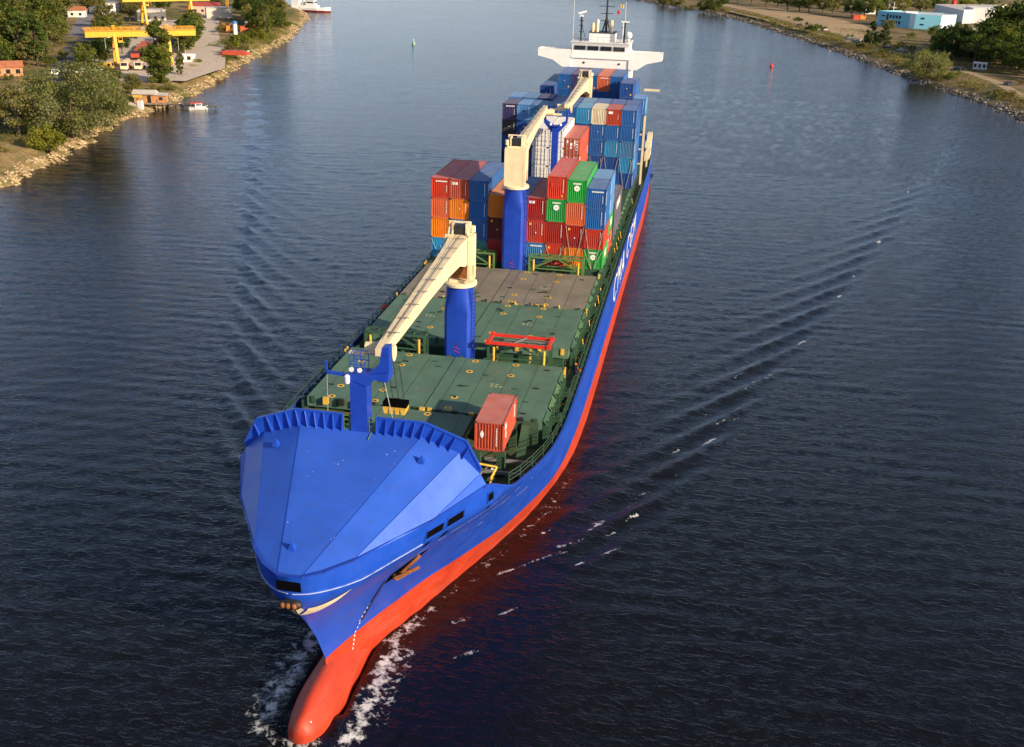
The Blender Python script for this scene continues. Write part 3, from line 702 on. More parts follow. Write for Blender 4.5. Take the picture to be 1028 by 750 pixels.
# ------------------------------------------------------------------ superstructure
def superstructure():
    mb = MB()
    mb.box(-9.0,9.0,93.2,104,7.96,17.9); mb.box(-6.2,6.2,92.9,103,17.9,26.5)
    mb.loft([[(-5.95,92.6,26.5),(5.95,92.6,26.5),(5.95,101,26.5),(-5.95,101,26.5)],[(-5.75,92.75,28.0),(5.75,92.75,28.0),(5.75,101,28.0),(-5.75,101,28.0)],[(-5.75,92.75,28.9),(5.75,92.75,28.9),(5.75,101,28.9),(-5.75,101,28.9)],[(-5.95,92.5,29.55),(5.95,92.5,29.55),(5.95,101.2,29.55),(-5.95,101.2,29.55)]])
    mb.box(-6.05,6.05,92.4,101.3,29.555,29.66)
    mb.box(-5.3,5.3,105,110,7.96,27)
    sup = mb.build("superstructure", WHITE, ship)
    for i in range(4):
        x0 = -5.2+i*2.65; mb = MB(); mb.box(x0,x0+2.25,92.60,92.74,28.12,28.92,0)
        mb.build("bridge_window", GLASS, sup)
    for x in (-3.2,4.0):
        mb = MB(); mb.lathe((0,0,0), [(.22,0),(.22,.08)], 12); mb.v = [(x+a, 92.88-c, 25.6+b) for a, b, c in mb.v]; mb.build("porthole", GLASS, sup)
    for sg in (1,-1):
        mb = MB(); prof = [(sg*5.9,28.1),(sg*12.7,28.1),(sg*12.7,26.6),(sg*9.6,25.9),(sg*7.6,24.6),(sg*5.9,24.6)]
        mb.prism(prof, 1, 92.7, 93.0); mb.prism([(sg*6.25,26.4),(sg*12.55,26.9),(sg*12.55,26.6),(sg*9.6,25.95),(sg*6.25,25.7)], 1, 93.02, 95.6)
        mb.prism([(sg*12.4,28.1),(sg*12.65,28.1),(sg*12.65,26.7),(sg*12.4,26.7)], 1, 93.02, 95.6)
        mb.prism([(sg*6.0,28.1),(sg*12.38,28.1),(sg*12.38,26.95),(sg*6.0,26.5)], 1, 95.4, 95.6)
        mb.build("bridge_wing", WHITE, sup)
    mb = MB()
    for x in np.linspace(-5.8,5.8,10): mb.bar((x,92.6,29.66),(x,92.6,30.7), .06)
    for z in (30.15,30.7): mb.bar((-5.8,92.6,z),(5.8,92.6,z), .06); mb.bar((-5.8,92.6,z),(-5.8,100,z), .06); mb.bar((5.8,92.6,z),(5.8,100,z), .06)
    mb.build("roof_railing", GREY, sup)
    mb = MB()
    mb.box(-2.6,2.6,95,99,29.67,31.3,0); mb.box(-2.75,2.75,94.8,99.2,31.32,31.45,1)
    mb.build("roof_house", [WHITE, DARK], sup)
    mast = MB(); x, y = .6, 96.5
    mast.bar((x,y,29.7),(x,y,39), .55, m=0, n=8, w2=.3)
    for sg in (1,-1): mast.bar((x+sg*1.2,y+.8,29.7),(x,y,34.5), .2, m=0)
    for z, wd in ((33.6,1.9),(35.0,2.1),(36.4,2.5),(38.0,3.8)): mast.bar((x-wd/2-.2,y,z),(x+wd/2+.2,y,z), .12, m=0)
    mast.box(x-.9,x+.9,y-.6,y+.6,39.0,39.12,0); mast.sphere((x,y,38.4),.42,1)
    for xx in (-1.8,1.9): mast.bar((x+xx,y,38),(x+xx,y,38.9), .1, m=0)
    for i, xx in enumerate((-.7,.7)): mast.bar((x+xx,y,39.1),(x+xx,y,41), .07, m=1)
    mast.build("radar_mast", [DARK, WHITE], sup, auto=40)
    for xx in (-1.1,1.75,-2.0):
        mb = MB(); mb.lathe((xx,95.6,31.4), [(.34,0),(.34,2.3 if xx > -2 else 1.6),(.2,2.5 if xx > -2 else 1.8)], 12); mb.build("exhaust_pipe", CREAM, sup, auto=40)
    mb = MB(); mb.bar((-4.2,94,29.7),(-4.2,94,34.4), .3, m=0); mb.bar((-4.2,94,33.2),(-3.2,94.5,29.7), .1, m=0)
    for z in (31.5,32.7,33.6): mb.bar((-4.7,94,z),(-3.8,94,z), .12, m=0)
    mb.box(-4.55,-3.85,93.8,94.2,34.4,34.75,1); mb.bar((-4.9,93.9,35.0),(-3.3,94.3,35.45), .35,.28, m=1); mb.build("radar_post", [DARK, WHITE], sup)
    mb = MB(); mb.bar((4.6,94,29.7),(4.6,94,33.6), .35, m=0); mb.bar((4.35,93.8,29.7),(4.35,93.8,33.6), .2, m=1); mb.bar((4.6,94,33.5),(4.6,94,37.5), .07, m=1); mb.bar((3.8,94,33.75),(5.5,94,33.75), .3,.22, m=1); mb.bar((3.9,94,32.6),(4.6,94,32.6), .12, m=0); mb.build("radar_post", [DARK, WHITE], sup)
    mb = MB(); mb.lathe((5.5,94,29.66), [(.3,0),(.3,.9)], 10); mb.sphere((5.5,93.9,31.2), .72, nu=16, nv=10); mb.build("satellite_dome", WHITE, sup, smooth=True)
    mb = MB(); mb.bar((-5.7,93,27.9),(-5.7,93,40), .1, n=6, w2=.04); mb.build("whip_aerial", WHITE, sup)
    for (x0,z0,c) in ((2.65,35.0,REDP),(3.35,36.2,YEL)):
        mb = MB(); 
        for k in range(4):
            a = .06*math.sin(k*1.7); b_ = .06*math.sin((k+1)*1.7)
            mb.face([(x0+.15*k,96.4+a,z0-.02*k),(x0+.15*(k+1),96.4+b_,z0-.02*(k+1)),(x0+.15*(k+1),96.4+b_,z0+.75-.03*(k+1)),(x0+.15*k,96.4+a,z0+.75-.03*k)])
        mb.build("signal_flag", c, sup)
    # white gear aft on the port side
    mb = MB()
    for y in (61.5,):
        for x in (9.9,11.8):
            mb.bar((x,y,8),(x,y,20.5), .35)
        for z in (12,14.6,17.2): mb.bar((9.9,y,z),(11.8,y,z), .25)
    mb.box(11.0,12.0,84,90,8,11.8); mb.box(11.2,12.1,85.5,88.5,11.8,13.2); mb.box(11.4,12.3,78,84,10.6,10.8); mb.bar((11.9,77,8),(11.9,77,12.5), .3)
    mb.box(9.5,12.6,92.2,92.6,20.7,21.1)
    mb.build("side_gantry", CREAM, ship)
superstructure()

# ------------------------------------------------------------------ containers
STD, HC = 2.591, 2.896
def cmat(name, col, var=.12, dirt=(.16,.09,.05), da=.35):
    """container paint: rust streaks on the walls, paler tone mixed in on upward faces"""
    m = pmat(name+"_container_paint", col, .5, var, .45, dirt=dirt, dirt_amt=da, dirt_scale=.7, streak=True, spec=.35)
    t = m.node_tree; N = t.nodes; p = N["Principled BSDF"]; src = p.inputs["Base Color"].links[0].from_socket
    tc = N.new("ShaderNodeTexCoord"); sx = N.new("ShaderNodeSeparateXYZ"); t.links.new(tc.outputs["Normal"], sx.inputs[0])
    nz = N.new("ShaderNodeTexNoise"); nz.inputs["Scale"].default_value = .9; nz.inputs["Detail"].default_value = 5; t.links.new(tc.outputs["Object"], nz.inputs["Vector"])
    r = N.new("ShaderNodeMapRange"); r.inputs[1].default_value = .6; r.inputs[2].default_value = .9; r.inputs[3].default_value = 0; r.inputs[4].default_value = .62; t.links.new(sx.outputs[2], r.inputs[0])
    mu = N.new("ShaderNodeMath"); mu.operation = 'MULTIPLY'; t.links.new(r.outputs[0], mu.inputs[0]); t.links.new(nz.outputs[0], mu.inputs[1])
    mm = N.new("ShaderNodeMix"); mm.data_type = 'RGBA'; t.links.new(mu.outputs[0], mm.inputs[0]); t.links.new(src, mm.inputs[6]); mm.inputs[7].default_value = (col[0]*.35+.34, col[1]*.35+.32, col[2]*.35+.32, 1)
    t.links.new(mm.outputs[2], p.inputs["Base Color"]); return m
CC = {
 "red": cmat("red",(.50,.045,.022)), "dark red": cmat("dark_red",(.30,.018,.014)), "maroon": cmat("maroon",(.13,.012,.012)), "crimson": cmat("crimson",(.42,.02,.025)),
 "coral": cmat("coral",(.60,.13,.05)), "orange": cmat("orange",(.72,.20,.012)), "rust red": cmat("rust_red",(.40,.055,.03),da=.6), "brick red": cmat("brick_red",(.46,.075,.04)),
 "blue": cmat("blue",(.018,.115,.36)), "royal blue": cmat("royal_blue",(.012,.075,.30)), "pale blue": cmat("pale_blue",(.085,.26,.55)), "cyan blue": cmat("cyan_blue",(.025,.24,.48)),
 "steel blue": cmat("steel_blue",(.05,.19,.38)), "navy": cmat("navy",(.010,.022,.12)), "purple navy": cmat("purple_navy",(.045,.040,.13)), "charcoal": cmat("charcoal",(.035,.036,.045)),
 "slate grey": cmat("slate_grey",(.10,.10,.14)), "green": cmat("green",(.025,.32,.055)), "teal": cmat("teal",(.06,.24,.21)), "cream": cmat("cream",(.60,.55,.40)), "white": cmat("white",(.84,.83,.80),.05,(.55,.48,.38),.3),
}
FRAME_DARK = pmat("container_gasket", (.05,.035,.03), .7, .3, 2)
_mesh = {}
def shell_mesh(L, H, flat_end=False):
    k = ("s", L, H, flat_end)
    if k in _mesh: return _mesh[k]
    mb = MB(); W2 = 1.195; z0, z1 = .16, H-.11
    def corr(a0, a1, pitch, depth):
        n = max(2, round((a1-a0)/pitch)); p = (a1-a0)/n; out = []
        for i in range(n): out += [(a0+p*i, 0), (a0+p*(i+.26), 0), (a0+p*(i+.38), depth), (a0+p*(i+.88), depth)]
        return out+[(a1, 0)]
    def wall(pl, fn):
        b = len(mb.v)
        for a, d in pl: mb.v += [fn(a, d, z0), fn(a, d, z1)]
        for i in range(len(pl)-1): mb.f.append((b+2*i, b+2*i+2, b+2*i+3, b+2*i+1)); mb.m.append(0)
    pl = corr(.1, L-.1, .278, .05)
    wall(pl, lambda a, d, z: (W2-d, a, z)); wall([(L-a, d) for a, d in pl], lambda a, d, z: (-W2+d, a, z))
    if not flat_end: wall(corr(-1.13, 1.13, .25, .055), lambda a, d, z: (a, .04+d, z))
    else: mb.face([(-1.13,.06,z0),(1.13,.06,z0),(1.13,.06,z1),(-1.13,.06,z1)])
    wall(corr(-1.13, 1.13, .25, .05), lambda a, d, z: (-a, L-.04-d, z))
    pr = corr(.12, L-.12, .42, .02); b = len(mb.v)
    for a, d in pr: mb.v += [(-1.16, a, H-.03-d), (1.16, a, H-.03-d)]
    for i in range(len(pr)-1): mb.f.append((b+2*i, b+2*i+1, b+2*i+3, b+2*i+2)); mb.m.append(0)
    mb.face([(-1.18,.05,.1),(-1.18,L-.05,.1),(1.18,L-.05,.1),(1.18,.05,.1)])
    _mesh[k] = mb.mesh("corrugated_shell", [CC["red"]]); return _mesh[k]
def frame_mesh(L, H):
    k = ("f", L, H)
    if k in _mesh: return _mesh[k]
    mb = MB(); X = 1.219
    for x0, x1 in ((-X,-X+.13),(X-.13,X)):
        for y0, y1 in ((0,.14),(L-.14,L)): mb.box(x0,x1,y0,y1,.12,H-.12)
        mb.box(x0 if x0 < 0 else X-.07, x1 if x0 > 0 else -X+.07, .14, L-.14, H-.115, H-.004); mb.box(x0 if x0 < 0 else X-.07, x1 if x0 > 0 else -X+.07, .14, L-.14, .02, .165)
    for y0, y1 in ((.01,.1),(L-.1,L-.01)): mb.box(-X+.13,X-.13,y0,y1,H-.125,H-.005); mb.box(-X+.13,X-.13,y0,y1,.02,.17)
    for sx in (-1,1):
        for y0 in (-.006,L-.172):
            for z0 in (0,H-.118): mb.box(*sorted((sx*(X+.006),sx*(X-.17))),y0,y0+.178,z0,z0+.118,1)
    _mesh[k] = mb.mesh("frame", [CC["red"], FRAME_DARK]); return _mesh[k]
def mark_mesh(kind, H, L):
    k = ("m", kind, H, L)
    if k in _mesh: return _mesh[k]
    mb = MB(); y = -.012; r2 = random.Random(hash_s(kind)+int(H*10))
    def blk(x0,x1,z0,z1,m=0): mb.box(x0,x1,y,.035,z0,z1,m)
    def strip(x, z1, n=9):
        for i in range(n): blk(x-.035,x+.035,z1-.19*i-.12,z1-.19*i,0)
    if kind in ("strip","logo","dotstrip","spot"): strip(.78, H-.35, 9)
    if kind == "logo":
        for i, (a, b_) in enumerate(((-.98,-.72),(-.66,-.56),(-.5,-.24))): blk(a,b_,H-.72,H-.40,0)
        blk(-.92,-.8,H-.62,H-.5,2)
    if kind == "band":
        for i in range(8): blk(-.62+.19*i,-.62+.19*i+.15,H-.48,H-.32,0)
        strip(.8, H-.9, 5)
    if kind == "spot": blk(.55,.78,.28,.50,1); blk(-.12,.0,1.3,1.42,0)
    if kind == "yellow": blk(-.85,-.6,H-.62,H-.34,1); blk(-.05,.07,1.25,1.4,0); strip(.8,H-.4,8)
    if kind == "dot": blk(-.06,.06,1.35,1.47,0); strip(.8,H-.4,7)
    if kind == "orange": blk(-.07,.05,1.6,1.74,0); blk(.66,.92,.42,.72,1)
    if kind == "redmark": blk(-.8,-.45,H-1.35,H-.85,3); strip(.78,H-.4,9); blk(.55,.78,.35,.55,1)
    if kind == "diamond": 
        b = len(mb.v); mb.box(-.75,-.45,y,.035,1.35,1.65,0); mb.box(-.68,-.52,y-.004,.035,1.2,1.8,0); strip(.62,H-.45,9)
    if kind == "emblem":
        for i in range(7): blk(-.5+.15*i,-.5+.15*i+.12,H-.55,H-.38,0)
        n = 18
        mb.loft([[(q*math.cos(2*math.pi*i/n), yy, H-1.05+q*math.sin(2*math.pi*i/n)) for i in range(n)] for q, yy in ((.36,.035),(.36,y),(.02,y))], 0, cap=False)
        mb.box(-.07,.07,y-.004,y,H-1.12,H-.98,4)
    if kind == "pair": blk(-.35,-.15,H-1.2,H-.95,2); blk(.0,.2,H-1.2,H-.95,2); strip(.8,H-.5,6)
    if kind == "bigmark": blk(-.9,-.2,H-.75,H-.35,0); strip(.7,H-.9,4)
    _mesh[k] = mb.mesh("markings", [WHITE, YEL, DARK, REDP, pmat("green_mark",(.03,.3,.06),.5)]); return _mesh[k]
def hash_s(s): return sum(ord(c)*(i+3) for i, c in enumerate(s)) % 9973
def side_mark_mesh(kind, H, L):
    k = ("sm", kind, H, L)
    if k in _mesh: return _mesh[k]
    mb = MB(); x0, x1 = 1.10, 1.226
    if kind == "column":
        for i in range(9): mb.box(x0,x1,.35,.55,H-.55-.19*i,H-.42-.19*i)
    elif kind == "panel": mb.box(x0,x1,L*.45,L*.75,H*.35,H*.7)
    elif kind == "letters":
        for i in range(4): mb.box(x0,x1,L*.30+i*L*.11,L*.30+i*L*.11+L*.07,H*.35,H*.75)
    elif kind == "tick":
        mb.box(x0,x1,.8,1.3,H-.9,H-.4); mb.box(x0,x1,1.0,1.25,.9,H-1.1)
        for i in range(6): mb.box(x0,x1,L-1.0,L-.8,H-.6-.2*i,H-.48-.2*i)
    _mesh[k] = mb.mesh("side_markings", [WHITE]); return _mesh[k]
def door_mesh(H, rods=True):
    k = ("d", H, rods)
    if k in _mesh: return _mesh[k]
    mb = MB()
    for x0, x1 in ((-1.08,-.01),(.01,1.08)):
        mb.box(x0,x1,-.004,.05,.17,H-.13,0)
        for z in (.2,.9,1.6,2.2): mb.box(x0+.05,x1-.05,-.016,-.004,z,z+.05,1)
    _mesh[k] = mb.mesh("door", [WHITE, GREY]); return _mesh[k]
def rod_mesh(H):
    k = ("r", H)
    if k in _mesh: return _mesh[k]
    mb = MB()
    for x in (-.85,-.3,.3,.85):
        mb.bar((x,-.05,.1),(x,-.05,H-.08), .06, n=6)
        for z in (.35,1.1,H-.4): mb.box(x-.07,x+.07,-.08,0,z,z+.1,1)
        mb.bar((x,-.06,1.0),(x+.3,-.06,1.0), .05)
    _mesh[k] = mb.mesh("lock_rod", [pmat("galvanised_rod",(.42,.38,.33),.5), GREY]); return _mesh[k]
def decal_mesh(H):
    k = ("dc", H)
    if k in _mesh: return _mesh[k]
    mb = MB()
    for (a,b,c,d) in ((-.9,-.6,H-.75,H-.3),(-.3,.05,H-1.15,H-.75),(-.35,0,H-1.6,H-1.3),(.3,.5,H-.9,H-.3),(.6,.95,H-.55,H-.35),(.55,.95,H-1.05,H-.8),(.6,.95,H-1.45,H-1.25),(.6,.9,H-1.85,H-1.65),(.25,.45,H-1.2,H-1.05)): mb.box(a,b,-.025,0,c,d)
    _mesh[k] = mb.mesh("decal", [WHITE]); return _mesh[k]
def setmat(o, *mats):
    for i, m in enumerate(mats):
        if m is None: continue
        o.material_slots[i].link = 'OBJECT'; o.material_slots[i].material = m
ORD = ["first","second","third","fourth","fifth","sixth","seventh","eighth","ninth"]
USED = set()
def container(colour, x, y, z, L, H, label, group, mark=None, side=None, door=False):
    assert label not in USED and 4 <= len(label.split()) <= 16, label
    USED.add(label)
    t = empty("shipping_container", (x, y, z)); tag(t, label, "container", group)
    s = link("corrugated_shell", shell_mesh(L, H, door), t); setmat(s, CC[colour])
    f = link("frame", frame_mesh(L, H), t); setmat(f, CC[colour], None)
    if mark: link("markings", mark_mesh(mark, H, L), t)
    if side: link("side_markings", side_mark_mesh(side, H, L), t)
    if door:
        d = link("door", door_mesh(H), t); setmat(d, CC[colour], None); link("lock_rod", rod_mesh(H), d)
        if door == "decal": link("decal", decal_mesh(H), d)
    return t
L40, L20 = 12.19, 6.058
BASE = 10.45
def stack(bay, bayname, y, i, tiers, L=L40, gap=0.0, group=None):
    """tiers bottom to top: (colour, height, mark, side, door)"""
    z = BASE; n = len(tiers)
    for k, tr in enumerate(tiers):
        colour, H, mark, side, door = (tr+(None,)*5)[:5]
        where = "top of" if k == n-1 else ("bottom of" if k == 0 else ORD[k]+" up in")
        st = "the leftmost stack" if i == 0 else ("the rightmost stack" if i == 8 else ORD[i]+" stack from left")
        label = f"{colour} container, {where} {st}, {bayname}"
        container(colour, -10+2.5*i, y, z, L, H, label, group or "containers stacked on deck", mark, side, door)
        z += H+.004
S_, H_ = STD, HC
# front bay
FB = "front bay of boxes"
stack(1, FB, 0, 0, [("cyan blue",S_,"dot"),("orange",S_,None),("coral",S_,"strip"),("red",S_,"band")])
stack(1, FB, 0, 1, [("cyan blue",S_,None),("blue",S_,"band"),("orange",S_,"dot"),("brick red",S_,"logo")])
stack(1, FB, 0, 2, [("teal",S_,None),("blue",S_,"strip"),("blue",S_,"strip"),("blue",S_,"dotstrip","column")])
stack(1, FB, 0, 3, [("crimson",H_,None),("maroon",H_,"yellow"),("orange",H_,None)])
stack(1, FB, 0, 4, [("red",H_,None),("maroon",H_,None),("blue",H_,None)])
stack(1, FB, 0, 5, [("steel blue",H_,"band"),("red",H_,"yellow"),("dark red",H_,"logo")])
stack(1, FB, 0, 6, [("red",H_,"yellow"),("dark red",H_,"strip"),("green",H_,"emblem"),("red",H_,"redmark","tick")])
stack(1, FB, 0, 7, [("orange",S_,None),("dark red",H_,"yellow"),("coral",H_,"strip"),("green",H_,"emblem")])
stack(1, "near end of the front bay", 0, 8, [("green",S_,"emblem","panel"),("red",S_,"strip"),("blue",S_,"dotstrip","column"),("blue",S_,"band","column")], L20)
stack(1, "far end of the front bay", 6.13, 8, [("red",S_,None,"tick"),("green",S_,None,"panel"),("pale blue",S_,None,"column"),("pale blue",S_,None,"column")], L20)
# second bay: two tiers on the port edge
SB = "low bay behind the front bay"
stack(2, SB, 14.6, 8, [("slate grey",S_,None),("slate grey",S_,"strip","letters")])
stack(2, SB, 14.6, 7, [("blue",S_,None),("steel blue",S_,"strip")])
stack(2, SB, 14.6, 6, [("red",S_,None),("rust red",S_,"strip")])
# third bay behind the forked jib rest
TB = "bay behind the forked jib rest"
stack(3, TB, 33.5, 3, [("white",H_,None,None,True)]*4)
stack(3, TB, 33.5, 4, [("white",H_,None,None,True)]*4)
stack(3, TB, 33.5, 5, [("rust red",S_,None,None,True),("red",S_,None,"tick",True),("brick red",S_,None,"tick","decal"),("brick red",S_,None,None,"decal")])
# fourth bay: long wall of blue boxes
WB = "tall amidships bay"
def wall_bay():
    cols = [
     ["blue","navy","royal blue","charcoal","purple navy"],
     ["blue","steel blue","blue","royal blue","pale blue"],
     ["navy","blue","blue","blue","steel blue"],
     ["blue","blue","steel blue","blue","blue"],
     ["blue","royal blue","blue","blue","blue"],
     ["blue","blue","blue","royal blue","cyan blue"],
     ["blue","royal blue","blue","blue","cream"],
     ["blue","royal blue","cyan blue","blue","rust red"],
     ["royal blue","cyan blue","steel blue","blue","blue"]]
    mk = {(0,4):"band",(1,4):"pair",(5,4):"strip",(6,4):"strip",(7,4):"bigmark",(8,4):"strip",(5,3):"band",(6,3):"dot",(7,3):"strip",(8,3):"strip",(7,2):"strip",(6,2):"strip",(0,3):"dot",(0,2):"dot"}
    for i, cs in enumerate(cols):
        t = [(c, S_, mk.get((i,k),"strip" if (i+k) % 2 else None), "column" if i == 8 and k < 4 else None) for k, c in enumerate(cs)]
        stack(4, "near end of "+WB, 47.4, i, t, L20)
        back = ["blue","royal blue","blue","blue",["pale blue","steel blue","navy","blue","blue","steel blue","blue","royal blue","royal blue"][i]]
        t = [(c, S_ if k else (HC if i < 3 else S_)) for k, c in enumerate(back)]
        stack(4, "far end of "+WB, 53.5, i, t, L20)
wall_bay()
AB = "bay abaft the aft crane"
stack(5, AB, 71.3, 1, [("blue",S_),("blue",S_),("blue",S_),("pale blue",S_),("royal blue",S_,"dot")], L20)
stack(5, AB, 71.3, 0, [("blue",S_),("blue",S_),("steel blue",S_)], L20)
stack(5, AB, 71.3, 7, [("blue",H_),("blue",H_),("blue",H_),("royal blue",H_,"dot"),("royal blue",S_,"orange")], L20)
stack(5, AB, 71.3, 8, [("blue",H_),("blue",H_),("steel blue",H_,None,"column"),("pale blue",H_,"dot","column")], L20)
LBN = "last bay before the bridge"
for i, top in ((1,"steel blue"),(2,"blue"),(3,"purple navy"),(4,"blue"),(5,"coral"),(6,"blue"),(7,"blue")):
    if i in (1,7): t = [("blue",S_),("blue",S_),("blue",S_),("blue",S_),(top,S_,"orange")]
    else: t = [("royal blue",H_),("blue",H_),("blue",H_),("blue",H_,"orange"),(top,H_,"band" if top == "coral" else "orange")]
    stack(6, LBN, 78.0, i, t)
# the single box at the bow
container("brick red", 6.15+1.219, -52.65, 10.18, L20, STD, "lone red container with white diamond mark beside the bow breakwater", "containers stacked on deck", "diamond", "tick")
# lashing rods over the lower tiers
def lashing():
    mb = MB()
    for (x, z0, z1, y) in ((7.5,10.5,15.9,-.07),(10.0,10.4,15.6,-.07),(10.0,10.4,12.9,-.09),(5,10.5,13.2,-.07),(-7.5,10.5,15.5,-.07),(-10,10.5,12.9,-.07)):
        for sg in (1,-1): mb.bar((x+sg*.15,y,z0),(x+sg*1.15,y,z1), .05, n=4)
    for x in (0,2.5,5,7.5,10):
        for sg in (1,-1): mb.bar((x+sg*.2,47.33,10.5),(x+sg*1.15,47.33,15.6), .06, n=4)
    split(mb, "lashing_rod", pmat("galvanised_rod",(.42,.38,.33),.5), ship)
lashing()
def spreader():
    t = empty("spreader_frame", (6.4,-32.6,12.26)); tag(t, "bright red rectangular spreader frame lying on the green lashing frame", "spreader")
    mb = MB()
    for yy in (-1.15,1.15): mb.bar((-3.1,yy,.15),(3.1,yy,.15), .24,.28)
    for xx in (-3.0,3.0): mb.bar((xx,-1.2,.16),(xx,1.2,.16), .28,.3)
    mb.build("beam", REDP, t)
    mb = MB()
    for xx in (-3.05,3.05):
        for yy in (-1.2,1.2): mb.box(xx-.2,xx+.2,yy-.16,yy+.16,.0,.40)
    mb.build("corner_guide", REDP, t)
    mb = MB(); mb.bar((-1.6,0,.15),(2.8,0,.15), .12,.1); mb.bar((-.5,-.9,.2),(.5,.9,.2), .1,.08)
    mb.build("cross_bar", GREY, t)
spreader()

# ------------------------------------------------------------------ crew member on the side deck
def crew():
    me = bpy.data.meshes.new("person")
    J = {"pel":(0,0,.95),"ch":(0,.02,1.28),"nk":(0,.02,1.50),"hd":(0,-.02,1.66),"top":(0,-.01,1.76),
         "ls":(-.2,.02,1.43),"le":(-.29,.04,1.15),"lh":(-.26,-.16,.97),"rs":(.2,.02,1.43),"re":(.3,.05,1.15),"rh":(.27,-.10,.92),
         "lp":(-.1,0,.9),"lk":(-.11,-.03,.5),"la":(-.12,.03,.09),"lt":(-.13,-.14,.05),"rp":(.1,0,.9),"rk":(.12,.0,.5),"ra":(.13,.08,.09),"rt":(.14,-.08,.05)}
    Rd = {"pel":.15,"ch":.17,"nk":.065,"hd":.10,"top":.075,"ls":.075,"le":.05,"lh":.045,"rs":.075,"re":.05,"rh":.045,"lp":.1,"lk":.07,"la":.05,"lt":.05,"rp":.1,"rk":.07,"ra":.05,"rt":.05}
    ks = list(J); E = [("pel","ch"),("ch","nk"),("nk","hd"),("hd","top"),("ch","ls"),("ls","le"),("le","lh"),("ch","rs"),("rs","re"),("re","rh"),("pel","lp"),("lp","lk"),("lk","la"),("la","lt"),("pel","rp"),("rp","rk"),("rk","ra"),("ra","rt")]
    me.from_pydata([J[k] for k in ks], [(ks.index(a), ks.index(b)) for a, b in E], []); 
    o = link("person", me); o.modifiers.new("skin", 'SKIN'); o.modifiers.new("sub", 'SUBSURF').levels = 1
    for i, k in enumerate(ks):
        sv = me.skin_vertices[0].data[i]; sv.radius = (Rd[k], Rd[k]*(.75 if k in ("pel","ch") else 1)); sv.use_root = (k == "pel")
    me.materials.append(pmat("dark_overalls", (.03,.035,.06), .8, .2, 3))
    o.location = (11.85,-30.6,7.96); o.rotation_euler = (0,0,R(150))
    tag(o, "crew member in dark overalls and orange helmet standing on the side deck", "person")
    mb = MB(); mb.sphere((0,-.01,1.74),(.13,.15,.10)); mb.build("helmet", pmat("orange_helmet",(.8,.12,.03),.4), o, smooth=True)
    mb = MB(); mb.box(-.22,.22,-.14,-.10,1.1,1.4); mb.box(-.45,-.2,-.35,-.05,.95,1.2); mb.build("orange_bag", pmat("orange_cloth",(.75,.10,.03),.8), o)
crew()
mb = MB(); mb.sphere((0,0,.45),(.45,.45,.45), nu=14, nv=10); mb.box(-.15,.15,-.15,.15,-.2,.1)
o = mb.build("float", REDP, None, smooth=True); o.location = (-11.9,-18.6,9.0)
tag(o, "small round red float on the far side deck beside the hatches", "float")

# ------------------------------------------------------------------ terrain
LSH = [(-400,-108),(-100,-108),(0,-111),(55,-113.5),(69,-116),(90,-119.8),(124,-129.3),(138,-131.5),(150,-131.5),(164,-131.7),(180,-135),(195,-137.1),(245,-149.5),(313,-164),(360,-173),(417,-190.5),(470,-206),(520,-227),(560,-250),(622,-285),(800,-420),(3000,-1500)]
RSH = [(-400,135),(0,128),(150,123),(225,119.2),(260,115.5),(282,110.2),(316,101.8),(354,95.6),(411,85.1),(494,67.1),(560,50),(597,42.3),(696,8.5),(770,-32.7),(792,-44),(900,-120),(1100,-300),(3000,-2000)]
def jig(y, s): return 1.1*math.sin(y*.31+s)+.8*math.sin(y*.83+s*2)+.5*math.sin(y*2.1+s)
def xl(y): return lerp_tab(LSH, y)+jig(y, 1)
def xr(y): return lerp_tab(RSH, y)+jig(y, 4)
LP = [(-6,-2.2),(0,-.12),(1.5,.7),(4,1.5),(8,2.4),(14,2.9),(20,3.0),(5000,3.0)]
RP = [(-6,-2.2),(0,-.12),(2,.8),(5,1.5),(9,2.2),(14,2.5),(5000,2.5)]
def gz(x, y):
    dl = xl(y)-x
    if dl > 0: return lerp_tab(LP, dl)
    return lerp_tab(RP, x-xr(y))
def ground_mat(name, base, alt, dry, green_lo, green_hi):
    m = bpy.data.materials.new(name); m.use_nodes = True; t = m.node_tree; N = t.nodes; L = t.links; p = N["Principled BSDF"]; p.inputs["Roughness"].default_value = .95; p.inputs["Specular IOR Level"].default_value = .1
    g = N.new("ShaderNodeNewGeometry")
    def noise(sc, det=6):
        n = N.new("ShaderNodeTexNoise"); n.inputs["Scale"].default_value = sc; n.inputs["Detail"].default_value = det; n.inputs["Roughness"].default_value = .7; L.new(g.outputs["Position"], n.inputs["Vector"]); return n.outputs[0]
    def mix(f, a, b):
        mm = N.new("ShaderNodeMix"); mm.data_type = 'RGBA'; L.new(f, mm.inputs[0])
        for s, v in ((6,a),(7,b)):
            if isinstance(v, tuple): mm.inputs[s].default_value = (*v,1)
            else: L.new(v, mm.inputs[s])
        return mm.outputs[2]
    def rng(f, a, b):
        r = N.new("ShaderNodeMapRange"); r.inputs[1].default_value = a; r.inputs[2].default_value = b; L.new(f, r.inputs[0]); return r.outputs[0]
    c = mix(rng(noise(.25), .35,.65), base, dry); c = mix(rng(noise(.06), green_lo, green_hi), c, alt); c = mix(rng(noise(1.7,4), .45,.75), c, tuple(v*.6 for v in base))
    L.new(c, p.inputs["Base Color"])
    bp = N.new("ShaderNodeBump"); bp.inputs["Strength"].default_value = .6; bp.inputs["Distance"].default_value = .4; L.new(noise(1.2), bp.inputs["Height"]); L.new(bp.outputs[0], p.inputs["Normal"])
    return m
GL = ground_mat("left_bank_ground", (.27,.19,.09), (.10,.115,.035), (.40,.30,.14), .44, .58)
GR = ground_mat("right_bank_ground", (.21,.155,.085), (.085,.09,.035), (.32,.235,.13), .46, .62)
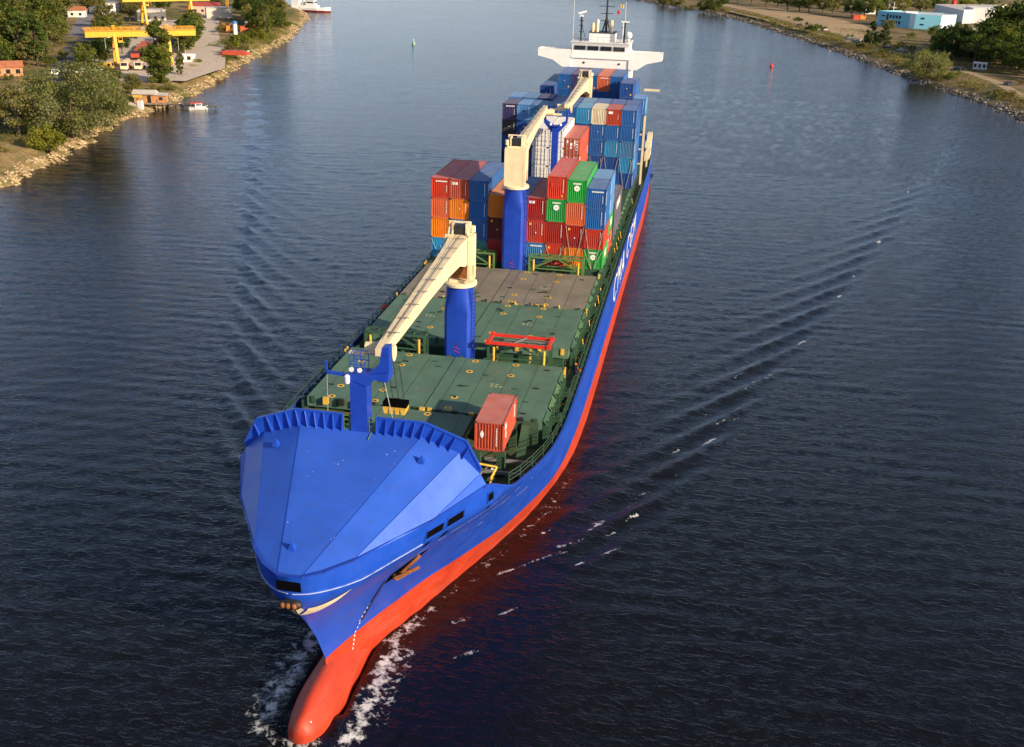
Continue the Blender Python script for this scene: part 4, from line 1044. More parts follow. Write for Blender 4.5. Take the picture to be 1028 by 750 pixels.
def bank(side):
    fx = xl if side < 0 else xr; prof = LP if side < 0 else RP
    ys = list(np.arange(-300, 0, 12.0))+list(np.arange(0, 480, 2.5))+list(np.arange(480, 800, 5))+list(np.arange(800, 1600, 30))+[1800,2200,3000]
    ds = [-6,-2,0,.8,1.6,2.6,4,6,8,11,14,17,20,30,60,120,250,600,2500]
    mb = MB(); r2 = random.Random(side+5)
    for y in ys:
        for d in ds:
            z = lerp_tab(prof, d)
            j = r2.uniform(-.35,.35) if 0 < d < 10 else 0
            mb.v.append((fx(y)+side*d+j, y+j, z+(r2.uniform(-.18,.22) if 0 < d < 14 else 0)))
    n = len(ds)
    for i in range(len(ys)-1):
        for k in range(n-1):
            q = (i*n+k, i*n+k+1, (i+1)*n+k+1, (i+1)*n+k); mb.f.append(q if side > 0 else q[::-1]); mb.m.append(0)
    o = mb.build("terrain", GL if side < 0 else GR, None, smooth=True); tag(o, kind="structure")
bank(-1); bank(1)
def rocks(side, y0, y1, n, name, mat, dmax, s0, s1):
    r2 = random.Random(31+side); mb = MB(); fx = xl if side < 0 else xr; prof = LP if side < 0 else RP
    for _ in range(n):
        y = y0+(y1-y0)*r2.random()**1.25; d = dmax*r2.random()**1.5-.4; s = r2.uniform(s0, s1); x = fx(y)+side*d; z = lerp_tab(prof, d)
        a, b, c = s*r2.uniform(.6,1.2), s*r2.uniform(.6,1.2), s*r2.uniform(.4,.8)
        k = len(mb.v); rot = r2.random()*6.3
        for (u, v, h) in ((1,0,0),(0,1,.1),(-1,0,-.05),(0,-1,.05),(.25,.2,1),(.1,0,-1),(-.45,-.35,.75)):
            uu_ = (u+r2.uniform(-.2,.2))*a; vv_ = (v+r2.uniform(-.2,.2))*b
            mb.v.append((x+uu_*math.cos(rot)-vv_*math.sin(rot), y+uu_*math.sin(rot)+vv_*math.cos(rot), z+h*c))
        for q in ((0,1,4),(1,2,6),(1,6,4),(2,3,6),(3,0,4),(3,4,6),(1,0,5),(2,1,5),(3,2,5),(0,3,5)): mb.f.append(tuple(k+i for i in q)); mb.m.append(0 if r2.random() < .75 else 1)
    o = mb.build(name, mat, None); tag(o, kind="stuff")
    return o
rocks(-1, 40, 540, 6500, "riprap", [pmat("limestone",(.40,.29,.155),.9,.3,.3), pmat("pale_limestone",(.54,.44,.28),.9,.2,.3)], 3.6, .18, .55)
rocks(1, 210, 800, 3000, "riprap", [pmat("grey_stone",(.17,.15,.125),.9,.3,.3), pmat("pale_stone",(.33,.30,.25),.9,.2,.3)], 3.6, .3, .85)

def strip(name, pts, wd, z, mat, mat2=None):
    """flat strip following points, on the flat part of the banks"""
    mb = MB(); P = [Vector((x, y, 0)) for x, y in pts]; Lf, Rt = [], []
    for i, p in enumerate(P):
        d = (P[min(i+1,len(P)-1)]-P[max(i-1,0)]).normalized(); n = Vector((-d.y, d.x, 0)); ww = wd[i] if isinstance(wd, (list,tuple)) else wd
        Lf.append(p+n*ww/2); Rt.append(p-n*ww/2)
    for i in range(len(P)-1): mb.face([(Lf[i].x,Lf[i].y,z),(Rt[i].x,Rt[i].y,z),(Rt[i+1].x,Rt[i+1].y,z),(Lf[i+1].x,Lf[i+1].y,z)])
    o = mb.build(name, mat); tag(o, kind="structure"); return o
ASPH = pmat("asphalt", (.085,.085,.095), .9, .2, .3, dirt=(.16,.13,.10), dirt_amt=.5, dirt_scale=.15)
CONC = pmat("concrete", (.56,.475,.385), .9, .18, .12, dirt=(.22,.16,.11), dirt_amt=.5, dirt_scale=.12)
TRACK = pmat("dirt_track", (.36,.27,.17), .95, .2, .2)
FIELD = pmat("dry_field", (.38,.27,.145), .95, .18, .06, dirt=(.20,.15,.08), dirt_amt=.5, dirt_scale=.08)
strip("road", [(-185,95),(-176,130),(-171,150),(-178,176),(-186,195),(-203,225),(-218,252),(-243,309),(-280,385),(-322,476),(-400,640)], 8.5, 3.012, ASPH)
strip("pavement", [(-178,98),(-169.5,130),(-164.5,150),(-170,173)], 3.0, 3.05, CONC)
strip("car_park", [(-156,100),(-152,118),(-151,131)], 12, 3.012, ASPH)
strip("yard", [(-158,183),(-162,204),(-173,232),(-192,272),(-215,330),(-245,400)], [26,38,46,40,36,34], 3.010, CONC)
strip("concrete_road", [(-146,190),(-150,225),(-170,268),(-196,320),(-232,395),(-262,460)], [10,12,13,12,11,10], 3.016, CONC)
strip("side_road", [(-245,300),(-285,372),(-320,440),(-352,520)], 7, 3.02, pmat("pale_asphalt",(.20,.20,.22),.9,.15,.2))
strip("track", [(127,215),(128.2,263),(128.6,307),(124,337),(118.5,372),(106.5,405),(93,443),(82,484),(68.5,523),(54,586),(30,660)], 4.2, 2.52, TRACK)
def patch(name, pts, z, mat):
    mb = MB(); mb.face([(x,y,z) for x,y in pts]); o = mb.build(name, mat); tag(o, kind="structure")
patch("field", [(101,466),(112,520),(112,575),(96,640),(70,700),(38,745),(20,735),(45,665),(66,585),(80,535),(91,490)], 2.512, FIELD)
patch("forecourt", [(172,548),(200,560),(225,640),(190,612),(172,585)], 2.516, CONC)

# ------------------------------------------------------------------ vegetation
def leaf_mats(name, cols):
    out = []
    for s, c in zip(("dark","mid","light"), cols):
        m = pmat(name+"_leaf_"+s, c, .7, .3, .5, spec=.2); t = m.node_tree; N = t.nodes; p = N["Principled BSDF"]
        tr = N.new("ShaderNodeBsdfTranslucent"); mx = N.new("ShaderNodeMixShader"); mx.inputs[0].default_value = .45
        src = p.inputs["Base Color"].links[0].from_socket; gl = N.new("ShaderNodeVectorMath"); gl.operation = 'MULTIPLY'; gl.inputs[1].default_value = (1.35,1.5,.8)
        t.links.new(src, gl.inputs[0]); t.links.new(gl.outputs[0], tr.inputs[0]); t.links.new(p.outputs[0], mx.inputs[1]); t.links.new(tr.outputs[0], mx.inputs[2]); t.links.new(mx.outputs[0], N["Material Output"].inputs[0])
        out.append(m)
    return out
for_m = {}
BARK = pmat("bark", (.10,.07,.045), .9, .3, 2)
FOL = {
 "dark": leaf_mats("dark", [(0.046,0.070,0.016),(0.075,0.110,0.022),(0.128,0.166,0.031)]),
 "mid": leaf_mats("mid", [(0.075,0.099,0.018),(0.139,0.166,0.031),(0.240,0.235,0.049)]),
 "olive": leaf_mats("olive", [(0.115,0.110,0.031),(0.216,0.195,0.056),(0.240,0.235,0.132)]),
 "silver": leaf_mats("silver", [(0.109,0.117,0.037),(0.210,0.214,0.069),(0.240,0.235,0.140)]),
 "bright": leaf_mats("bright", [(0.115,0.155,0.016),(0.229,0.235,0.025),(0.240,0.235,0.044)]),
 "gold": leaf_mats("gold", [(0.229,0.166,0.025),(0.240,0.235,0.039),(0.240,0.235,0.062)]),
 "brown": leaf_mats("brown", [(0.152,0.099,0.028),(0.240,0.188,0.054),(0.240,0.235,0.093)]),
 "conifer": leaf_mats("conifer", [(0.030,0.058,0.018),(0.055,0.092,0.028),(0.097,0.137,0.040)]),
}
def crown_mesh(kind, seed, n, leaf):
    """unit-height crown: many leaf-sized faces in clumps; z from trunk top to 1"""
    r2 = np.random.RandomState(seed); V = []; Fm = []
    clumps = []
    nc = {"round":34,"poplar":42,"bush":20,"conifer":46,"spread":70,"cypress":60}[kind]
    for _ in range(nc):
        if kind == "round":
            d = r2.normal(size=3); d /= np.linalg.norm(d); rad = r2.uniform(.55,1)**.6; c = np.array([d[0]*.36*rad, d[1]*.36*rad, .58+d[2]*.35*rad]); s = r2.uniform(.09,.16)
        elif kind == "spread":
            d = r2.normal(size=3); d /= np.linalg.norm(d); d[2] = d[2] if d[2] > 0 else d[2]*.62; rad = r2.uniform(.45,1)**.6; c = np.array([d[0]*.56*rad, d[1]*.56*rad, .40+d[2]*.50*rad]); s = r2.uniform(.10,.19)
        elif kind == "poplar":
            t = r2.uniform(0,1); rr_ = .20*(math.sin(math.pi*min(1,.12+.86*t))**.7)*r2.uniform(.5,1.1); a = r2.uniform(0,6.28); c = np.array([rr_*math.cos(a), rr_*math.sin(a), .12+.84*t]); s = r2.uniform(.05,.09)
        elif kind == "cypress":
            t = r2.uniform(0,1); rr_ = .15*(math.sin(math.pi*min(1,.16+.80*t))**.6)*r2.uniform(.3,1.0); a = r2.uniform(0,6.28); c = np.array([rr_*math.cos(a), rr_*math.sin(a), .05+.90*t]); s = r2.uniform(.055,.085)
        elif kind == "conifer":
            t = r2.uniform(0,1)**1.2; rr_ = .27*(1-t)*r2.uniform(.5,1.05)+.01; a = r2.uniform(0,6.28); c = np.array([rr_*math.cos(a), rr_*math.sin(a), .12+.86*t]); s = .09*(1-.6*t)
        else:
            d = r2.normal(size=3); d /= np.linalg.norm(d); d[2] = abs(d[2]); rad = r2.uniform(.4,1); c = np.array([d[0]*.6*rad, d[1]*.6*rad, .15+d[2]*.62*rad]); s = r2.uniform(.13,.24)
        clumps.append((c, s, r2.uniform(0,1)))
    per = max(4, n//nc)
    for c, s, tone in clumps:
        for _ in range(per):
            d = r2.normal(size=3); d /= np.linalg.norm(d); p = c+d*s*r2.uniform(.35,1.05)*np.array([1,1,.8]); p[2] = max(p[2], .015)
            nrm = d*.8+r2.normal(size=3)*.55+np.array([0,0,.35]); nrm /= np.linalg.norm(nrm)
            a = np.cross(nrm, r2.normal(size=3)); a /= (np.linalg.norm(a)+1e-9); b = np.cross(nrm, a); l = leaf*r2.uniform(.6,1.3)
            V += [p+a*l*.5, p+b*l*.32, p-a*l*.5, p-b*l*.32]
            q = tone*.55+r2.uniform(0,.6); Fm.append(0 if q < .38 else (1 if q < .85 else 2))
    V = np.array(V); nf = len(Fm)
    me = bpy.data.meshes.new("crown"); me.vertices.add(len(V)); me.vertices.foreach_set("co", V.ravel())
    me.loops.add(nf*4); me.loops.foreach_set("vertex_index", np.arange(nf*4)); me.polygons.add(nf); me.polygons.foreach_set("loop_start", np.arange(nf)*4); me.polygons.foreach_set("loop_total", np.full(nf,4))
    for m in FOL["mid"]: me.materials.append(m)
    me.polygons.foreach_set("material_index", Fm); me.update(); return me, [c for c, s, t in clumps]
_crowns = {}
def trunk_mesh(kind, clumps, seed):
    mb = MB(); r2 = random.Random(seed)
    if kind in ("bush",):
        for c in clumps[:9]: mb.bar((r2.uniform(-.06,.06),r2.uniform(-.06,.06),-.03), tuple(c), .03, n=5, w2=.008)
    else:
        th = {"round":.42,"spread":.30,"poplar":.85,"cypress":.85,"conifer":.9}[kind]
        mb.bar((0,0,-.04),(.01,.0,th*.55), .055, n=8, w2=.04); mb.bar((.01,0,th*.55),(.0,.01,th), .04, n=8, w2=.016)
        for c in clumps[:14]:
            z0 = min(th*.95, max(th*.3, c[2]*.55)); mb.bar((0,0,z0), tuple(c), .022, n=5, w2=.006)
    return mb.mesh("trunk", [BARK])
def get_crown(kind, var, n, leaf):
    k = (kind, var, n, leaf)
    if k not in _crowns:
        me, cl = crown_mesh(kind, 100+var*17+hash_s(kind), n, leaf); _crowns[k] = (me, trunk_mesh(kind, cl, var))
    return _crowns[k]
def plant(kind, fol, x, y, h, wide=1.0, label=None, cat="tree", group=None, var=0, n=2400, leaf=.055, z=None):
    name = {"round":"broadleaf_tree","spread":"spreading_tree","poplar":"poplar_tree","cypress":"cypress_tree","conifer":"conifer_tree","bush":"bush"}[kind]
    cm, tm = get_crown(kind, var, n, leaf)
    t = empty(name, (x, y, gz(x, y) if z is None else z), rnd.uniform(0, 6.28)); t.scale = (h*wide*rnd.uniform(.9,1.12), h*wide*rnd.uniform(.9,1.12), h)
    tag(t, label, cat, group)
    c = link("crown", cm, t); setmat(c, *FOL[fol]); link("trunk" if kind != "bush" else "stem", tm, t)
    return t
ADJ = {"dark":"dark green","mid":"green","olive":"olive green","silver":"silvery","bright":"bright green","gold":"golden","brown":"brown","conifer":"deep green"}
# singled-out trees of the left bank
plant("spread","silver",-126,102,20,1.0,"huge silvery willow leaning over the rocks on the left bank","tree",var=1,n=14000,leaf=.030)
plant("round","olive",-134,93,12,1.25,"olive tree at the car park edge beside the huge willow","tree",var=2,n=4200,leaf=.045)
plant("spread","silver",-131,117,15.5,1.0,"silvery green tree on the channel side of the huge willow","tree",var=3,n=4600,leaf=.04)
plant("bush","bright",-121.5,85,8.5,.75,"bright green rounded tree in front of the huge willow","tree",var=1,n=3400,leaf=.07)
plant("bush","brown",-124.5,84,4.2,1.05,"brown withered bush on the left slope","bush",var=2,n=2600,leaf=.07)
plant("bush","mid",-121.5,60,4.2,.9,"green bush on the golden slope at the frame's left edge","bush",var=3,n=2600,leaf=.08)
plant("cypress","mid",-147,186,19,1.35,"tall dark columnar poplar in front of the yellow gantry","tree",var=1,n=15000,leaf=.032)
plant("poplar","mid",-138.5,136,14,1.3,"green poplar between the willow and the fishing shack","tree",var=2,n=3600,leaf=.045)
plant("round","mid",-143,147,8,1.0,"green tree just behind the poplar near the flat roofed office","tree",var=4,n=3000,leaf=.05)
plant("round","olive",-142,160,6.5,1.1,"rounded olive tree behind the fishing shack","tree",var=5,n=2600,leaf=.06)
plant("bush","olive",-140.5,178,3.2,1.2,"low olive scrub at the foot of the columnar poplar","bush",var=4,n=1800,leaf=.09)
plant("poplar","mid",-150,205,8,.9,"slim green tree at the water end of the concrete road","tree",var=3,n=2400,leaf=.06)
plant("poplar","olive",-190,392,17,1.0,"tall poplar at the end of the left spit","tree",var=4,n=3000,leaf=.05)
plant("poplar","mid",-176,338,15,1.0,"poplar standing on the green spit beside the rocks","tree",var=5,n=3000,leaf=.05)
plant("bush","bright",-160,238,2.5,1.0,"small bright bush at the road edge on the left bank","bush",var=5,n=1200,leaf=.1)
# forest behind the road on the left
k = 0
FG = "trees of the wood behind the left road"
def wood(spots, gname, where):
    """trees of a wood; trees alike in kind and colour share one label"""
    for i, (x, y, kind, fol, h, wd) in enumerate(spots):
        size = "tall" if h > 15 else ("low" if h < 8 else "mid-sized")
        nm = {"round":"broadleaf tree","poplar":"poplar","bush":"bush","conifer":"conifer","spread":"spreading tree","cypress":"cypress"}[kind]
        plant(kind, fol, x, y, h, wd, f"{size} {ADJ[fol]} {nm} {where}", "bush" if kind == "bush" else "tree", gname, var=i % 5, n=2200, leaf=.058)
sp = []
r3 = random.Random(21)
for i in range(92):
    y = r3.uniform(200, 425); x0 = -190-(y-195)*.60; x = x0-r3.uniform(2, 42) if i < 50 else x0-r3.uniform(30, 110)
    sp.append((x, y, r3.choice(("round","round","round","poplar","spread")), r3.choice(("dark","mid","mid","olive","bright","mid")), r3.uniform(12,20), r3.uniform(1.0,1.3)))
sp += [(-226,226,"round","olive",11,1.1),(-210,219,"spread","silver",11,.85),(-214,226,"round","olive",9.5,1.0),(-236,236,"round","dark",13,1),(-250,289,"poplar","mid",19,1.2),(-240,278,"poplar","mid",18,1.2),(-246,262,"poplar","olive",17,1.1),(-230,262,"round","mid",13,1),(-222,246,"round","olive",10,1),(-262,300,"poplar","dark",19,1.2),(-270,310,"poplar","mid",18,1.2),(-205,226,"bush","gold",5,.7),(-255,340,"round","olive",12,1),(-232,300,"round","mid",10,1.2),(-238,318,"round","olive",10,1.2)]
wood(sp, FG, "in the wood behind the left road")
wood([(-214,270,"round","mid",11,1.2),(-208,262,"round","dark",10,1.2),(-203,252,"round","mid",10,1.2),(-199,243,"round","dark",9,1.3),(-205,270,"round","mid",9,1.2),(-196,250,"round","dark",8,1.2),(-192,232,"bush","mid",5,.9),(-188,222,"bush","bright",5,.9),(-190,214,"round","mid",8,1.2),(-192,224,"round","dark",8,1.2),(-183,203,"round","mid",7,1.2),(-174,189,"poplar","mid",7.5,1.2),(-222,286,"round","dark",8,1.1)], "trees between the left road and the yard", "between the left road and the yard")
wood([(-177,262,"poplar","mid",11,1.7),(-181,271,"poplar","dark",12,1.7),(-185,281,"poplar","mid",12,1.7),(-189,291,"poplar","dark",12,1.7),(-193,302,"poplar","mid",12,1.8),(-198,312,"poplar","mid",12,1.8),(-205,326,"round","olive",10,1.1),(-210,342,"round","mid",9,1.1)], "tree row between yard and concrete road", "in the row between yard and concrete road")
sp = [(-202,392,"round","dark",14,1),(-212,405,"poplar","mid",15,1.2),(-222,425,"round","mid",13,1.1),(-205,420,"round","dark",13,1.1),(-235,450,"round","olive",12,1.1),(-196,372,"round","mid",9,1),(-186,362,"round","mid",8,1.1),(-200,345,"bush","olive",5,1.2),(-215,440,"poplar","dark",15,1.2),(-228,470,"round","dark",13,1.1),(-186,376,"round","dark",10,1.0),(-245,480,"round","mid",12,1.1),(-192,384,"round","mid",11,1.2),(-196,400,"poplar","mid",15,1.3),(-182,352,"round","mid",9,1.2),(-190,365,"poplar","dark",13,1.4),(-200,380,"round","olive",11,1.2),(-207,398,"round","mid",13,1.2),(-178,330,"bush","mid",5,1.2),(-210,415,"poplar","dark",16,1.3),(-218,412,"round","dark",14,1.2)]
wood(sp, "trees on the far left spit", "on the far left spit")
sp = [(-262,375,"round","olive",11,1.1),(-268,392,"round","gold",10,1),(-295,402,"round","gold",12,1.2),(-306,412,"round","olive",12,1.1),(-282,420,"round","dark",12,1.1),(-272,430,"round","dark",12,1.1),(-290,445,"round","mid",12,1.2),(-262,470,"round","dark",13,1.2),(-300,470,"round","dark",13,1.2),(-330,440,"round","mid",13,1.2),(-345,470,"round","olive",14,1.2),(-330,505,"round","mid",14,1.2),(-290,510,"round","dark",14,1.2),(-360,420,"round","dark",15,1.2),(-375,450,"round","mid",15,1.2),(-255,500,"round","mid",14,1.2),(-310,540,"round","olive",14,1.3),(-380,500,"round","dark",15,1.3)]
wood(sp, "trees around the far left houses", "among the far left houses")
sp = [(-206,178,"round","mid",9,1.2),(-204,188,"round","dark",10,1.2),(-210,196,"round","mid",11,1.2),(-199,172,"bush","bright",4,1.1),(-214,186,"round","dark",12,1.2),(-190,172,"bush","mid",3,1.2),(-205,205,"round","olive",10,1.2),(-198,206,"bush","mid",4,1.2),(-220,200,"round","dark",13,1.2),(-216,212,"round","mid",11,1.2)]
wood(sp, "trees around the orange cottage", "around the orange tiled cottage")
sp = [(-158,172,"bush","bright",3.5,1.3),(-151,176,"bush","mid",3,1.3),(-146,168,"bush","gold",2.6,1.4),(-141,172,"bush","olive",3,1.3),(-137,163,"bush","mid",2.5,1.3),(-165,158,"bush","mid",4,1.2),(-160,140,"bush","bright",3,1.3),(-152,140,"bush","olive",4,1.3),(-145,121,"round","mid",9,1.2),(-141,126,"round","bright",8,1.1),(-140,104,"round","mid",9,1.2),(-146,100,"bush","olive",5,1.3),(-160,160,"bush","olive",3.5,1.3),(-155,150,"bush","mid",3.5,1.3),(-163,168,"bush","mid",3,1.3),(-148,158,"round","olive",6,1.2),(-153,168,"round","mid",7,1.2),(-147,130,"bush","olive",4,1.3),(-143,110,"round","olive",7,1.2)]
wood(sp, "shrubs between the left road and the willow", "between the left road and the huge willow")
sp = []
for i in range(40):
    y = r3.uniform(210, 430); x0 = xl(y)-r3.uniform(5, 7+max(0,(y-250)*.12))
    if -165 < x0+ (y-200)*.25 and abs((x0-lerp_tab([(190,-146),(225,-150),(268,-170),(320,-196),(395,-232)], y))) < 8: continue
    sp.append((x0, y, r3.choice(("bush","bush","poplar","round")), r3.choice(("mid","mid","olive","bright","gold")), r3.uniform(2.5,6.5), r3.uniform(1.0,1.4)))
wood(sp, "bushes on the left spit", "on the grassy left spit near the rocks")
# low scrub on the left spit: uncountable
def scrub(name, spots, fol, leaf, per, hmax):
    r2 = np.random.RandomState(len(spots)+7); V = []; Fm = []
    for (x, y, s) in spots:
        for _ in range(per):
            p = np.array([x+r2.normal()*s*.5, y+r2.normal()*s*.5, 0]); p[2] = gz(p[0], p[1])+abs(r2.normal())*hmax*.4
            nrm = r2.normal(size=3)+np.array([0,0,.6]); nrm /= np.linalg.norm(nrm); a = np.cross(nrm, r2.normal(size=3)); a /= np.linalg.norm(a)+1e-9; b = np.cross(nrm, a); l = leaf*r2.uniform(.5,1.4)
            V += [p+a*l*.5, p+b*l*.3, p-a*l*.5, p-b*l*.3]; Fm.append(int(r2.choice([0,1,1,2])))
    V = np.array(V); nf = len(Fm); me = bpy.data.meshes.new(name); me.vertices.add(len(V)); me.vertices.foreach_set("co", V.ravel())
    me.loops.add(nf*4); me.loops.foreach_set("vertex_index", np.arange(nf*4)); me.polygons.add(nf); me.polygons.foreach_set("loop_start", np.arange(nf)*4); me.polygons.foreach_set("loop_total", np.full(nf,4))
    for m in FOL[fol]: me.materials.append(m)
    me.polygons.foreach_set("material_index", Fm); me.update(); o = link(name, me); tag(o, kind="stuff")
r4 = random.Random(8)
def band(n, fx, side, y0, y1, d0, d1, s0, s1):
    out = []
    for _ in range(n):
        y = r4.uniform(y0, y1); out.append((fx(y)+side*r4.uniform(d0, d1), y, r4.uniform(s0, s1)))
    return out
scrub("undergrowth", band(40, xl, -1, 215, 290, 4, 6.5, 1, 1.8), "mid", .45, 60, 1.0)
scrub("undergrowth", band(100, xl, -1, 290, 420, 5, 20, 2, 4), "mid", .5, 70, 1.6)
scrub("undergrowth", band(50, xl, -1, 215, 400, 3.5, 7, 1, 2), "gold", .4, 50, .8)
scrub("undergrowth", band(70, xl, -1, 40, 130, 6, 24, 1, 2.5), "brown", .35, 60, .9)
scrub("undergrowth", band(40, xl, -1, 60, 180, 8, 16, 1, 2.5), "olive", .4, 60, 1.2)
scrub("undergrowth", band(60, lambda y: -165-(y-100)*.28, -1, 100, 240, 8, 22, 1.5, 3), "olive", .5, 50, 1.0)
scrub("undergrowth", band(150, xr, 1, 215, 470, 5, 13, 1.5, 3), "brown", .5, 60, 1.5)
scrub("undergrowth", band(90, xr, 1, 470, 700, 6, 14, 2, 4), "brown", .8, 40, 1.6)
scrub("undergrowth", band(60, xr, 1, 215, 600, 6, 13, 1.5, 3), "olive", .6, 50, 1.6)
scrub("undergrowth", band(90, xr, 1, 330, 540, 28, 60, 3, 6), "brown", .7, 35, .6)
scrub("undergrowth", band(70, xr, 1, 300, 520, 9, 22, 2, 4), "mid", .6, 50, 1.5)
scrub("undergrowth", band(60, xl, -1, 110, 230, 5, 13, 1, 2.2), "gold", .35, 60, .8)
# right bank
r5 = random.Random(77); sp = []
for i in range(46):
    y = r5.uniform(235, 620); x = xr(y)+r5.choice((8,9,10,11,19,24,30))+r5.uniform(0,2.5)
    if abs(x-lerp_tab([(215,127),(263,128.2),(307,128.6),(337,124),(372,118.5),(405,106.5),(443,93),(484,82),(523,68.5),(586,54),(660,30)], y)) < 4.5: continue
    sp.append((x, y, "bush", r5.choice(("mid","olive","dark","brown","mid")), r5.uniform(1.8,4.2), r5.uniform(1.0,1.5)))
wood(sp, "bushes along the right bank", "along the stony right bank")
sp = [(118,520,"round","olive",8,1.2),(128,500,"bush","mid",4,1.3),(135,470,"round","mid",9,1.2),(142,450,"round","dark",12,1.2),(150,440,"round","mid",14,1.2),(136,430,"round","dark",13,1.2),(128,418,"conifer","conifer",12,1.4),(122,408,"bush","mid",4,1.2),(160,460,"round","dark",14,1.2),(172,480,"round","mid",14,1.2),(185,500,"round","dark",14,1.2),(196,530,"round","mid",13,1.2),(176,440,"round","dark",20,1.1),(188,450,"round","mid",22,1.1)]
wood(sp, "trees behind the dark grove on the right", "between the dark right grove and the white hall")
plant("spread","silver",105,318,12,1.15,"pale silvery willow hanging over the right bank","tree",var=2,n=5200,leaf=.045)
plant("spread","silver",110,326,9.5,1.0,"second willow, set back behind the pale one on the right bank","tree",var=3,n=4200,leaf=.05)
plant("bush","dark",104.5,345,5,1.2,"dark green bush just beyond the right bank willows","bush",var=1,n=2200,leaf=.09)
plant("conifer","conifer",98.5,436,12,1.25,"dark conifer, nearer the water of two by the right track","tree",var=1,n=2600,leaf=.055)
plant("conifer","conifer",105,438,10.5,1.4,"paler broad conifer beside the dark one on the right track","tree",var=2,n=2600,leaf=.055)
plant("bush","mid",76,505,6,1.1,"rounded green bush on the edge of the right bank","bush",var=2,n=1800,leaf=.1)
plant("bush","dark",93,425,3,1.2,"small dark bush on the right bank below the parked cars","bush",var=4,n=1200,leaf=.12)
plant("bush","mid",57,553,3.2,1.2,"small green bush low on the far right bank","bush",var=3,n=1200,leaf=.12)
plant("round","bright",147,372,17,1.0,"bright yellow green tree lit among the dark right trees","tree",var=1,n=4200,leaf=.045)
plant("poplar","brown",136,346,8,.5,"thin brown dead tree beside the white hut","tree",var=1,n=900,leaf=.05)
sp = [(124,392,"round","dark",13,1.2),(129,402,"round","dark",14,1.2),(134,372,"round","dark",13,1.2),(138,362,"round","dark",12,1.3),(142,380,"round","dark",17,1.2),(146,392,"round","dark",20,1.1),(150,400,"round","mid",25,1),(156,396,"round","dark",27,1),(162,390,"round","mid",28,1),(168,400,"round","mid",30,1),(148,368,"round","dark",15,1.2),(154,380,"round","dark",20,1.1),(141,350,"round","dark",11,1.3),(143,335,"round","dark",11,1.3),(148,342,"round","dark",13,1.2),(152,352,"round","dark",15,1.2),(127,386,"conifer","conifer",13,1.4),(131,395,"round","dark",11,1.1),(133,380,"conifer","conifer",11,1.3),(138,388,"conifer","conifer",12,1.3),(140,372,"round","dark",10,1.1),(144,360,"round","dark",10,1.1),(146,352,"round","dark",10,1.1),(143,398,"round","mid",12,1),(150,375,"round","dark",13,1.1),(150,410,"round","dark",17,1),(158,404,"round","mid",22,.85),(164,412,"round","mid",24,.85),(166,400,"round","olive",22,.9),(158,365,"round","dark",14,1.1),(160,350,"round","dark",13,1.1),(158,338,"round","mid",12,1.1),(165,380,"round","dark",20,.9),(172,395,"round","mid",23,.9),(150,330,"round","dark",11,1.1),(152,318,"round","dark",11,1.1),(158,305,"round","mid",12,1.1),(148,300,"bush","olive",6,1),(172,420,"round","dark",22,.9),(160,425,"round","dark",15,1),(137,402,"conifer","conifer",11,1.3)]
wood(sp, "trees of the dark grove on the right", "in the dark grove on the right")
sp = [(14,668,"round","mid",11,1.3),(20,664,"round","dark",11,1.2),(26,672,"round","dark",10,1.2),(-8,715,"round","mid",12,1.2),(-18,735,"round","olive",12,1.2),(2,700,"bush","mid",6,1.2)]
wood(sp, "trees on the far right bank", "on the far right bank")
sp = [(72,690,"round","dark",14,1.2),(80,682,"round","dark",13,1.2),(86,678,"round","mid",13,1.2),(95,672,"round","mid",13,1.2),(101,664,"round","olive",13,1.1),(112,648,"round","dark",13,1.2),(119,638,"round","dark",14,1.2),(126,632,"round","mid",13,1.1),(66,712,"round","dark",14,1.2),(58,728,"round","mid",13,1.2),(48,745,"round","dark",13,1.2),(38,760,"round","dark",13,1.2),(25,775,"round","mid",13,1.2),(135,690,"round","dark",14,1.3),(150,690,"round","gold",14,1.3),(165,705,"round","olive",14,1.3),(180,720,"round","dark",14,1.3),(200,720,"round","gold",13,1.3),(215,740,"round","dark",14,1.3),(142,660,"round","olive",12,1.3),(110,720,"round","dark",14,1.3),(90,740,"round","mid",14,1.3),(10,790,"round","dark",13,1.2),(-5,800,"round","mid",13,1.2),(-25,815,"round","dark",13,1.2)]
wood(sp, "trees behind the right field", "behind the dry field on the right")

